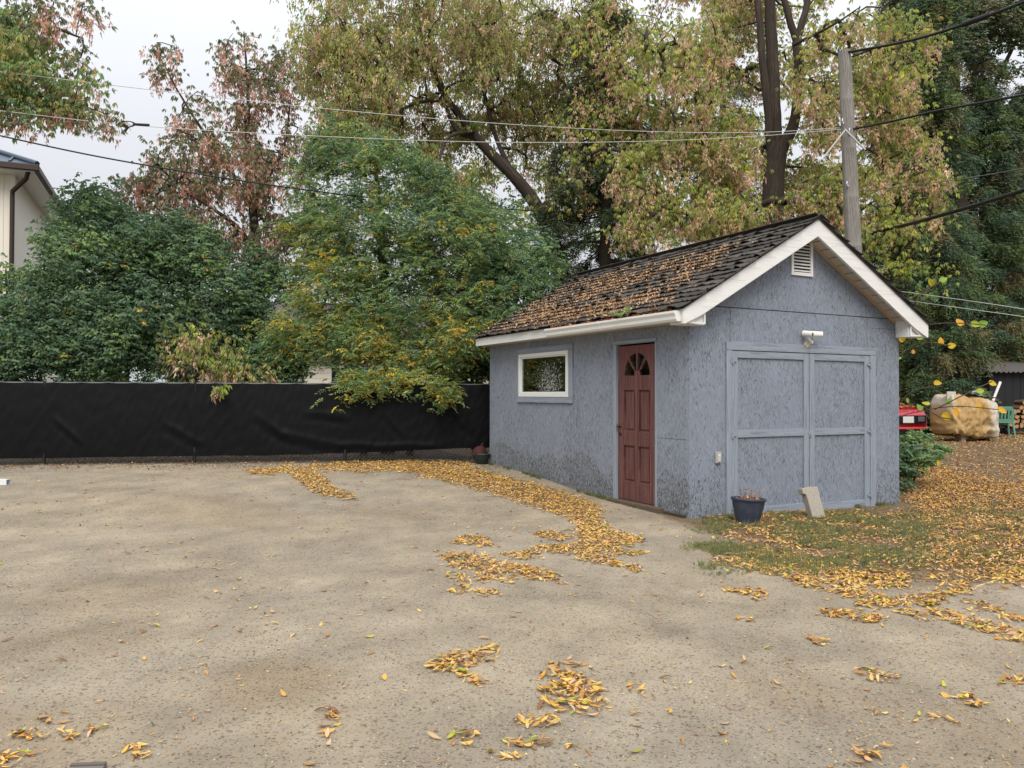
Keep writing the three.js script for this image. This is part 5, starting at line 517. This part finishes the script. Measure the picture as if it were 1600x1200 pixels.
{ const p = dropTo(1168, 818); const o = thing('flower_pot', 'dark blue plastic bucket pot of dead plants by the double doors', 'flower pot', [p.x, p.y - 0.005, p.z]); const lean = 0.05; o.rotation.z = -lean;
  const prof = [[0, 0.004], [0.125, 0], [0.132, 0.012], [0.138, 0.07], [0.144, 0.075], [0.165, 0.17], [0.169, 0.176], [0.183, 0.268], [0.196, 0.272], [0.198, 0.296], [0.187, 0.3], [0.182, 0.292], [0.175, 0.25]].map(([x, y]) => new THREE.Vector2(x, y)); const pt = blotch(256, '#30384a', 900, ['44,50,62', '60,66,76', '90,94,98', '34,40,54'], 1, 14, 0.25); part('pot', new THREE.LatheGeometry(prof, 40), std(0xffffff, 0.55, { map: pt.map, side: THREE.DoubleSide }), o);
  part('inner_wall', new THREE.CylinderGeometry(0.178, 0.168, 0.06, 32, 1, true).translate(0, 0.262, 0), std(C(0x2a3a72), 0.5, { side: THREE.DoubleSide }), o);
  const so = new THREE.CircleGeometry(0.172, 28); so.rotateX(-Math.PI / 2); so.translate(0, 0.24, 0); part('soil', so, std(C(0x3b2d20), 1), o);
  const mb = new MB(); for (let k = 0; k < 60; k++) { const a = rr(0, 6.28), r = rr(0, 0.15), b = V(Math.cos(a) * r, 0.24, Math.sin(a) * r), h = rnd() < 0.25 ? rr(0.12, 0.2) : rr(0.03, 0.09); mb.tube([b, b.clone().add(V(gauss() * 0.02, h * 0.6, gauss() * 0.02)), b.clone().add(V(gauss() * 0.05, h, gauss() * 0.05))], [0.003, 0.0025, 0.0015], 4, false); } part('dead_stems', mb.get(), std(C(0x8a6847), 0.9), o, 'stuff');
  const S = new Scatter(); for (let k = 0; k < 170; k++) { const a = rr(0, 6.28), r = 0.17 * Math.sqrt(rnd()); S.add(V(Math.cos(a) * r, 0.25 + rr(0, 0.035) + (rnd() < 0.15 ? rr(0.03, 0.14) : 0), Math.sin(a) * r), rr(0, 6.28), gauss() * 0.8, gauss() * 0.8, rr(0.4, 0.75), tint(['#a8703c', '#b98348', '#8a5a34', '#c4955a'])); } S.build('dead_leaves', fallen[1], mFallen, o); }
{ const p = dropTo(1279, 811), o = thing('concrete_block', 'grey concrete block leaning against the foot of the double doors', 'block', [p.x, p.y - 0.01, p.z - 0.02], -0.2); o.rotation.set(-0.2, -0.22, 0.16, 'YXZ'); const g = extr(poly([[-0.095, 0], [0.1, 0], [0.1, 0.37], [-0.03, 0.39], [-0.15, 0.385], [-0.15, 0.335], [-0.105, 0.32]]), 0.085, 0.006); boxUV(g, 3); g.scale(0.85, 1.02, 1); g.translate(0, 0, -0.04); part('block', g, mConcrete, o); }
{ const o = thing('concrete_sill', 'low concrete strip along the foot of the right door', 'sill', [2.4, 0, 0.015]); const g = new RoundedBoxGeometry(1.66, 0.16, 0.16, 1, 0.015); g.translate(0.83, -0.165, 0.085); boxUV(g, 2); o.rotation.z = -0.012; part('slab', g, std(new THREE.Color(0.75, 0.75, 0.72), 0.95, { ...concreteT, bumpScale: 0.006 }), o); }
{ // by the fence at the back corner of the shed
  const p = at(753, 712, 13.95); p.y = ground(p.x, p.z); const o = thing('plastic_tub', 'dark green plastic tub by the back corner of the shed', 'tub', [p.x, p.y, p.z]); part('bowl', new THREE.LatheGeometry([[0, 0.01], [0.1, 0], [0.14, 0.16], [0.155, 0.165], [0.15, 0.18], [0.13, 0.175]].map((q) => new THREE.Vector2(...q)), 24), std(C(0x22332f), 0.6, { side: THREE.DoubleSide }), o); part('contents', new THREE.SphereGeometry(0.13, 14, 8, 0, 6.3, 0, 1.4).scale(1, 0.35, 1).translate(0, 0.14, 0), std(C(0x2c3a36), 0.9), o);
  const q = at(750, 690, 14.15); q.y = ground(q.x, q.z); const r = thing('red_bag', 'dull red bag slumped behind the green tub', 'bag', [q.x, q.y, q.z]); const g = new THREE.SphereGeometry(0.145, 24, 16); const P = g.attributes.position; for (let i = 0; i < P.count; i++) { const k = 1 + 0.25 * fbm(P.getX(i) * 6, P.getY(i) * 6, P.getZ(i) * 6); P.setXYZ(i, P.getX(i) * k, Math.max(0, 0.15 + P.getY(i) * k * 1.1), P.getZ(i) * k * 0.8); } g.computeVertexNormals(); part('bag', g, std(C(0x3f1715), 0.8), r); part('tie', new MB().tube([V(0.02, 0.28, 0), V(0.03, 0.33, 0.01), V(0.06, 0.34, 0.02)], 0.016, 6).get(), std(C(0x3f1715), 0.8), r); }
{ const p = dropTo(2, 758), o = thing('downspout_piece', 'white metal downspout offcut lying at the left edge', 'pipe', [p.x, p.y + 0.04, p.z], -0.55); const S = hole(poly([[-0.045, -0.035], [0.045, -0.035], [0.045, 0.035], [-0.045, 0.035]]), [[-0.04, -0.03], [-0.04, 0.03], [0.04, 0.03], [0.04, -0.03]]); const g = extr(S, 0.9); g.rotateY(-Math.PI / 2); g.translate(0.1, 0, 0); part('pipe', g, std(C(0xd6dadd), 0.4), o); part('seam', box(0.9, 0.006, 0.012, -0.35, 0.038, 0, 0.002), std(C(0xc4c8cc), 0.4), o); }
{ const p = dropTo(5, 1160), o = thing('board_offcut', 'pale weathered board end among leaves at the lower left edge', 'board', [p.x, p.y + 0.012, p.z], 1.1); part('board', boxUV(box(0.6, 0.02, 0.075, -0.0, 0, -0.27, 0.003)), std(C(0xb9b4aa), 0.8), o); part('split_piece', boxUV(box(0.2, 0.008, 0.02, 0.1, 0.014, -0.25, 0.002)), std(C(0xa9a498), 0.8), o);
  const q = dropTo(140, 1199), r = thing('dark_board', 'dark grey board end lying at the bottom edge of the gravel', 'board', [q.x, q.y + 0.008, q.z], -0.4); part('board', boxUV(box(0.13, 0.014, 0.3, 0, 0, 0.15, 0.003)), std(C(0x6e675e), 0.85), r); part('rim', boxUV(box(0.13, 0.008, 0.02, 0, 0.01, 0.012, 0.002)), std(C(0x5b5753), 0.85), r); }
{ // weed growing in the gutter
  const o = thing('gutter_weed', 'small green weed sprouting from the gutter', 'weed', [-0.33, 2.4, -0.85]); const mb = new MB(), S = new Scatter(); for (let k = 0; k < 9; k++) { const e = V(gauss() * 0.09, rr(0.05, 0.15), gauss() * 0.14); mb.tube([V(0, 0, gauss() * 0.05), e.clone().multiplyScalar(0.6), e], [0.003, 0.002, 0.0015], 4, false); for (let q = 0; q < 5; q++) S.add(e.clone().multiplyScalar(rr(0.5, 1.1)), rr(0, 6.3), 0.2, gauss() * 0.5, rr(0.3, 0.45), tint(['#7d9a4a', '#8fa858', '#a0ad5c'])); } part('stems', mb.get(), mTwig, o, 'stuff'); S.build('foliage', gBroad, mLeaf, o); }

// ------------------------------------------------------------------ the yard at the right
{ // red car, mostly behind the shed
  const p = at(1419, 690, 20); p.y = ground(p.x, p.z) - 0.02; const c = thing('red_car', 'red car covered with leaves behind the shed, its nose with a pale plate showing', 'car', [p.x, p.y, p.z]); c.rotation.y = Math.atan2(EYE.x - p.x, EYE.z - p.z) + 0.7; c.position.addScaledVector(RT, -0.08);
  const mR = new THREE.MeshPhysicalMaterial({ color: C(0xb01226), roughness: 0.35, clearcoat: 0.8, clearcoatRoughness: 0.15 }), mD = std(C(0x111215), 0.45);
  const prof = poly([[0, 0.30], [0.02, 0.42], [0.03, 0.62], [0.1, 0.71], [0.5, 0.79], [1.15, 0.86], [1.5, 0.88], [3.6, 0.9], [4.05, 0.84], [4.15, 0.6], [4.1, 0.3], [3.65, 0.22], [0.5, 0.2]]); const b = new THREE.ExtrudeGeometry(prof, { depth: 1.36, bevelEnabled: true, bevelSize: 0.1, bevelThickness: 0.14, bevelSegments: 4, curveSegments: 10 }); b.translate(0, 0, 0.03); b.rotateY(-Math.PI / 2 + Math.PI); b.translate(-0.71, 0, -0.1); { const P = b.attributes.position; for (let i = 0; i < P.count; i++) { const z = P.getZ(i), k = 1 - 0.10 * smooth(-0.9, 0.05, z); P.setX(i, P.getX(i) * k); } } const body = part('body', toCreasedNormals(b, 0.5), mR, c);
  const cab = extr(poly([[1.25, 0.86], [1.95, 1.18], [2.3, 1.22], [3.0, 1.2], [3.75, 0.9]]), 1.2, 0.06); cab.rotateY(Math.PI / 2); cab.translate(-0.6, 0, -0.1); part('cabin', cab, mR, c); const ws = new THREE.BoxGeometry(1.15, 0.7, 0.01); ws.rotateX(-1.03); ws.translate(0, 1.06, -1.66); part('windscreen', ws, std(C(0x1a2024), 0.08), c);
  part('grille', box(1.14, 0.2, 0.05, 0, 0.555, 0.062, 0.03), mD, c); part('bumper', box(1.42, 0.06, 0.06, 0, 0.33, 0.07, 0.025), std(C(0xcf4a55), 0.3), c); part('lower_lip', box(1.36, 0.12, 0.05, 0, 0.24, 0.05, 0.02), mD, c);
  const pl = part('licence_plate', box(0.32, 0.16, 0.012, 0.02, 0.55, 0.1, 0.004), std(C(0xd5d7d6), 0.5), c); part('plate_frame', box(0.34, 0.012, 0.016, 0.02, 0.466, 0.1, 0.003), mMetal, pl);
  for (const s of [1, -1]) { part('headlight', box(0.2, 0.13, 0.04, s * 0.42, 0.56, 0.078, 0.025), std(C(0x5a6268), 0.12), c); const w = part('wheel', new THREE.TorusGeometry(0.23, 0.075, 10, 26).rotateY(Math.PI / 2).translate(s * 0.66, 0.3, -0.8), mD, c); part('rim', new THREE.CylinderGeometry(0.18, 0.18, 0.1, 20).rotateZ(Math.PI / 2).translate(s * 0.68, 0.3, -0.8), mMetal, w); const w2 = part('wheel', new THREE.TorusGeometry(0.23, 0.075, 10, 26).rotateY(Math.PI / 2).translate(s * 0.66, 0.3, -3.2), mD, c); part('rim', new THREE.CylinderGeometry(0.18, 0.18, 0.1, 20).rotateZ(Math.PI / 2).translate(s * 0.68, 0.3, -3.2), mMetal, w2); }
  c.updateMatrixWorld(true); const S = new Scatter(); for (let k = 0; k < 260; k++) { const q = V(rr(-0.72, 0.72), 0, rr(-1.15, -0.06)); q.y = 0.735 + 0.155 * smooth(0, -1.2, q.z) + 0.012; if (rnd() < 0.3) q.z = rr(-0.3, -0.05); q.y = 0.835 + 0.13 * clamp(-q.z / 1.2) + 0.01; S.add(c.localToWorld(q), rr(0, 6.28), gauss() * 0.3, gauss() * 0.3, rr(0.8, 1.5), tint(rnd() < 0.5 ? GOLD : TANL)); } const cl = S.build('leaves_on_car', fallen[0], mFallen, scene); tag(cl, 'dry leaves lying on the bonnet of the red car', 'leaves', null, 'stuff'); }
{ // tarp covered load
  const p = at(1506, 684, 19.6); p.y = ground(p.x, p.z); const o = thing('covered_load', 'heap under a stained tan tarp with a grey sheet on top, behind the shed', 'tarp heap', [p.x, p.y, p.z], -0.42); const g = new THREE.BoxGeometry(1.58, 0.95, 1.1, 60, 36, 30); const P = g.attributes.position, col = []; for (let i = 0; i < P.count; i++) { let x = P.getX(i), y = P.getY(i), z = P.getZ(i); let u = x / 0.79, v = y / 0.475, w = z / 0.55; { const m = Math.max(Math.abs(u), Math.abs(v), Math.abs(w)), k = Math.pow(Math.pow(Math.abs(u), 5) + Math.pow(Math.abs(v), 5) + Math.pow(Math.abs(w), 5), -0.2) * m * 1.04; x *= k; y *= k; z *= k; } const rd = 0.93 + 0.07 * (1 - Math.abs(u * v)) ; let topY = 0.06 - 0.16 * u; const bulge = 1 + 0.07 * Math.cos(v * 1.5); x = x * (0.97 + 0.03 * bulge) + 0.04 * fbm(y * 3, z * 3, 2); const cr = 0.05 * (1 - 2 * Math.abs(noise(x * 4.2 + 1, y * 3.2, z * 2 + 3))) + 0.03 * (1 - 2 * Math.abs(noise(x * 9, y * 7, 5))); x += cr * 0.6 * u; z += cr * w; y += cr * 0.5 * v; z = z * bulge * (1 - 0.10 * (v + 1) / 2) + (z > 0.3 ? 0.08 * fbm(x * 3.2, y * 2.2, 9) + 0.05 * Math.exp(-Math.pow((x - 0.42 + y * 0.5) / 0.14, 2)) - 0.07 * Math.exp(-Math.pow((x - 0.3) / 0.22, 2) - Math.pow((y + 0.2) / 0.1, 2)) : 0); y = y * (1 + (v > 0 ? topY * v : 0)) + 0.02 * noise(x * 6, z * 5) + (v < -0.9 ? 0.07 * fbm(x * 2.4, 3, 1) + 0.03 * noise(x * 7, 2) - 0.05 * u : 0); P.setXYZ(i, x * (0.985 + 0.015 * rd), y + 0.6, z);
    const n = fbm(x * 2.2, y * 2.2, 5) + 0.4 * fbm(x * 8, y * 6, 4), pale = clamp(smooth(0.32, 0.75, u + n * 0.5) + smooth(-0.72, -0.98, u + 0.2 * n) * smooth(0.1, 0.8, v)), c0 = [0.42 + 0.24 * n, 0.28 + 0.17 * n, 0.12 + 0.09 * n], c1 = [0.5, 0.46, 0.39]; for (let k = 0; k < 3; k++) col.push(Math.max(0.03, c0[k] + (c1[k] - c0[k]) * pale)); }
  g.setAttribute('color', new THREE.Float32BufferAttribute(col, 3)); g.computeVertexNormals(); part('tarp', toCreasedNormals(g, 0.9), std(0xffffff, 0.8, { vertexColors: true }), o);
  const sh = new THREE.PlaneGeometry(1.15, 0.9, 40, 30), Q = sh.attributes.position; for (let i = 0; i < Q.count; i++) { const x = Q.getX(i), y = Q.getY(i); Q.setZ(i, 0.1 * fbm(x * 3, y * 3, 6) + 0.04 * noise(x * 9, y * 8) + 0.06 - 0.16 * x); } sh.rotateX(-Math.PI / 2); sh.translate(0.2, 1.09, 0.08); sh.computeVertexNormals(); part('grey_sheet', sh, std(C(0x6d7478), 0.6, { side: THREE.DoubleSide }), o);
  part('pale_panel', box(0.3, 0.5, 0.05, -0.68, 1.0, 0.35, 0.012), std(C(0xb9b8b2), 0.5), o);
  for (let k = 0; k < 7; k++) part('stick', new MB().tube([V(rr(-0.6, -0.3), 1.14 + rr(0, 0.06), rr(-0.1, 0.5)), V(rr(-0.2, 0.1), 1.16 + rr(0, 0.06), rr(0, 0.5)), V(rr(0.1, 0.35), 1.1 + rr(0, 0.05), rr(-0.1, 0.5))], 0.014, 5).get(), std(C(0x5b534b), 0.9), o);
  part('folded_chair_back', new MB().tube([V(0.05, 1.1, 0.3), V(0.08, 1.24, 0.3), V(0.25, 1.26, 0.3), V(0.42, 1.12, 0.3)], 0.03, 8).get(), std(C(0x7fa896), 0.5), o);
  for (const x of [-0.3, 0.5]) part('support_block', box(0.16, 0.2, 0.3, x, 0.09, 0.25, 0.01), x < 0 ? mConcrete : mBlack, o);
  part('pallet', box(1.4, 0.1, 0.9, 0, 0.2, 0, 0.01), std(C(0x2a2622), 0.9), o); o.scale.set(0.76, 0.98, 0.85); }
{ const a = at(1544, 645, 20.4), b = at(1563, 597, 20.6); tag(part('white_pole', new MB().tube([a, b], 0.035, 10).get(), std(C(0xd9dad8), 0.5), scene), 'short white pole leaning out of the heap against the dark shed', 'pole'); }
{ // green plastic chair
  const p = at(1566, 678, 20.8); p.y = ground(p.x, p.z); const c = thing('plastic_chair', 'sea green plastic chair between the tarp heap and the firewood', 'chair', [p.x, p.y, p.z], 2.4); const m = std(C(0x5f9a86), 0.45);
  const seat = new THREE.BoxGeometry(0.42, 0.025, 0.42, 8, 1, 8), P = seat.attributes.position; for (let i = 0; i < P.count; i++) P.setY(i, P.getY(i) + 0.41 - 0.03 * Math.cos(P.getX(i) * 6) * Math.cos(P.getZ(i) * 5)); seat.computeVertexNormals(); part('seat', seat, m, c);
  for (const [x, z] of [[-0.2, 0.2], [0.2, 0.2], [-0.19, -0.2], [0.19, -0.2]]) part('leg', new MB().tube([V(x, 0.42, z), V(x * 1.18, 0.0, z * 1.22)], [0.028, 0.02], 8).get(), m, c);
  const S = poly([[-0.21, 0], [0.21, 0], [0.2, 0.3], [0.14, 0.4], [-0.14, 0.4], [-0.2, 0.3]]); for (const x of [-0.12, -0.04, 0.04, 0.12]) hole(S, [[x - 0.022, 0.06], [x - 0.022, 0.3], [x + 0.022, 0.3], [x + 0.022, 0.06]]); const bk = extr(S, 0.02, 0.004); bk.rotateX(-0.22); bk.translate(0, 0.41, -0.2); part('backrest', bk, m, c);
  for (const s of [1, -1]) part('armrest', new MB().tube([V(s * 0.21, 0.42, 0.2), V(s * 0.235, 0.6, 0.17), V(s * 0.235, 0.63, 0.05), V(s * 0.21, 0.64, -0.24)], 0.022, 8).get(), m, c); }
{ // firewood in front of the dark shed
  const p0 = at(1574, 676, 21.9); p0.y = ground(p0.x, p0.z); const cut = blotch(128, '#a8835e', 500, ['150,110,72', '190,155,115', '120,84,54', '205,175,135'], 1, 8, 0.35), mCut = std(0xffffff, 0.9, cut.map ? { map: cut.map } : {}), dx = RT.clone().setY(0).normalize(), toward = FW.clone().setY(0).normalize().multiplyScalar(-1), turn = Math.atan2(toward.x, toward.z);
  const rack = thing('log_rack', 'low dark rack carrying the stacked firewood', 'rack', [p0.x, p0.y, p0.z], turn); for (const z of [-0.15, 0.12]) part('rail', box(1.5, 0.09, 0.09, 0.62, 0.14, z, 0.01), mBlack, rack); for (const x of [-0.05, 0.65, 1.3]) part('foot', box(0.1, 0.1, 0.4, x, 0.045, 0, 0.008), mBlack, rack);
  let i = 0, proto = []; for (let row = 0; row < 6; row++) for (let k = 0; k < 9; k++) { const r = rr(0.062, 0.082); const x = -0.02 + k * 0.15 + (row % 2) * 0.075 + gauss() * 0.01, y = 0.26 + row * 0.128 + gauss() * 0.008; if (row > 3 && x < 0.1 + (row - 3) * 0.12) continue;
    let o; if (proto.length < 4) { o = new THREE.Group(); const n = 9, sec = [], lob = rr(0, 9), split = rnd() < 0.5; const sh = new THREE.Shape(); for (let q = 0; q < n * 2; q++) { const a = q / n / 2 * 6.283, rad = 0.074 * (1 + 0.1 * noise(Math.cos(a) * 1.5 + lob, Math.sin(a) * 1.5)) * (split && a > 0.3 && a < 2.6 ? 0.45 / Math.max(0.45, Math.sin(a)) : 1); q ? sh.lineTo(Math.cos(a) * rad, Math.sin(a) * rad) : sh.moveTo(rad, 0); } sh.closePath(); const g = extr(sh, 0.4); g.translate(0, 0, -0.2); part('bark', g, std(C(0x5f4a3a), 0.95), o); const f = new THREE.ShapeGeometry(sh); f.scale(0.93, 0.93, 1); mapUV(f, (a, b) => [a * 6 + 0.5, b * 6 + 0.5]); f.translate(0, 0, 0.2025); part('cut_face', f, mCut, o); proto.push(o); scene.add(o); } else { o = pick(proto).clone(); scene.add(o); }
    o.name = numbered('firewood_log'); tag(o, 'split firewood log in the stack before the charcoal shed', 'log', 'firewood logs stacked before the charcoal shed'); o.position.copy(p0).addScaledVector(dx, x).addScaledVector(toward, rr(-0.04, 0.05)); o.position.y += y; o.rotation.set(0, turn + gauss() * 0.05, rr(0, 6.28), 'YXZ'); const s = r / 0.074; o.scale.set(s, s, 1); } }
// bush and sprigs at the right corner of the shed
tree({ name: 'low_bush', category: 'bush', label: 'low green bush hugging the right back corner of the shed', limbs: [[[1395, 770, 12.4, 0.03, 1], [1410, 725, 12.3, 0.02], [1425, 700, 12.2, 0.008]], [[1420, 765, 12.5, 0.025, 1], [1440, 715, 12.4, 0.008]]], gap: -0.3, twig: 0.004, crown: [[1415, 718, 12.4, 42, 30, 0.35, 22, [F('foliage', gBroad, 22, 0.1, 0.75, [...DKG, ...MIDG])]], [1455, 705, 12.7, 24, 20, 0.25, 12, [F('foliage', gBroad, 16, 0.1, 0.75, [...MIDG])]], [1400, 765, 12.2, 22, 25, 0.25, 10, [F('foliage', gBroad, 14, 0.09, 0.7, DKG)]], [1425, 690, 12.6, 30, 14, 0.2, 10, [F('foliage', gBroad, 16, 0.1, 0.75, MIDG)]]] });
{ const o = thing('yellow_sapling', 'thin sapling with big yellow leaves arching out beside the shed corner', 'sapling'); const mL = ['#c2b83a', '#d2b52f', '#9db23e', '#d8a52c', '#86a842', '#c98f2c'].map((c) => new THREE.MeshPhysicalMaterial({ color: C(c), roughness: 0.6, transmission: 0.35, thickness: 0, ior: 1.3 }));
  const leafG = [0, 1].map((v) => { const g = new THREE.PlaneGeometry(1, 1, 6, 6), P = g.attributes.position; for (let i = 0; i < P.count; i++) { const t = P.getY(i) + 0.5, u = P.getX(i) * 2, w = 0.5 * Math.pow(Math.sin(Math.PI * Math.pow(clamp(t * 0.96 + 0.02), 0.7)), 0.75); P.setXYZ(i, u * w * 0.8, t - (Math.abs(u) * 0.12 * (1 - t)), 0.12 * Math.abs(u) * w - 0.2 * t * t + 0.03 * Math.sin(u * 6 + v)); } g.computeVertexNormals(); return g; });
  const d = 12.1, base = at(1396, 770, 12.4); base.y = ground(base.x, base.z); const st = (pts, r = 0.009) => part('stem', new MB().tube(new THREE.CatmullRomCurve3(pts.map((q) => q.isVector3 ? q : at(...q))).getPoints(20), r, 5).get(), std(C(0x4a3f30), 0.9), o);
  st([base, [1392, 640, d], [1400, 520, d], [1440, 460, 12], [1470, 440, 11.9]], 0.011); st([base, [1398, 650, d], [1420, 615, d], [1460, 603, 12], [1475, 600, 11.9]], 0.007); st([[1399, 560, d], [1420, 545, d], [1445, 535, 12], [1485, 540, 11.9]]); st([[1397, 530, d], [1450, 508, 12], [1500, 505, 11.8], [1540, 508, 11.7]]); st([base, [1395, 660, d], [1450, 640, 12], [1500, 635, 11.9], [1560, 640, 11.8]], 0.007); st([[1460, 640, 12], [1500, 620, 11.8], [1550, 596, 11.7]]); st([[1396, 610, d], [1405, 622, d], [1418, 624, d]]); st([[1450, 640, 12], [1470, 652, 11.9], [1490, 655, 11.8]]);
  for (const [px, py, s, c, dr] of [[1458, 445, 13, 0, 1.9], [1470, 440, 14, 4, 0.4], [1503, 508, 15, 3, 1.9], [1518, 506, 16, 2, -0.5], [1530, 508, 16, 4, 0], [1412, 532, 15, 1, 2.4], [1432, 526, 14, 2, -0.3], [1470, 538, 13, 3, 1.5], [1482, 541, 14, 1, 0.1], [1408, 560, 9, 4, 2.5], [1426, 552, 8, 5, 1], [1460, 598, 12, 1, -0.2], [1546, 598, 14, 1, -0.4], [1527, 612, 14, 2, 0.2], [1405, 623, 13, 4, 2.8], [1416, 624, 11, 2, -0.6], [1452, 632, 13, 0, 2.4], [1473, 648, 17, 1, -0.5], [1490, 640, 14, 3, -0.9], [1527, 631, 14, 3, -1.4], [1560, 640, 17, 3, -0.3], [1440, 640, 12, 4, 2], [1480, 630, 12, 4, 0.5], [1464, 722, 14, 1, -1], [1475, 730, 13, 1, 0.4]]) { const p = at(px, py, py > 600 ? 11.9 : 11.95), l = part('leaf', pick(leafG), mL[c], o); l.position.copy(p); const sz = s * 0.88 / FOCAL * 12; l.scale.set(sz, sz, sz); l.rotation.set(gauss() * 0.5 - 0.25, -YAW + gauss() * 0.7, dr - 1.4 + gauss() * 0.3, 'YXZ'); } }
renderer.render(scene, camera);
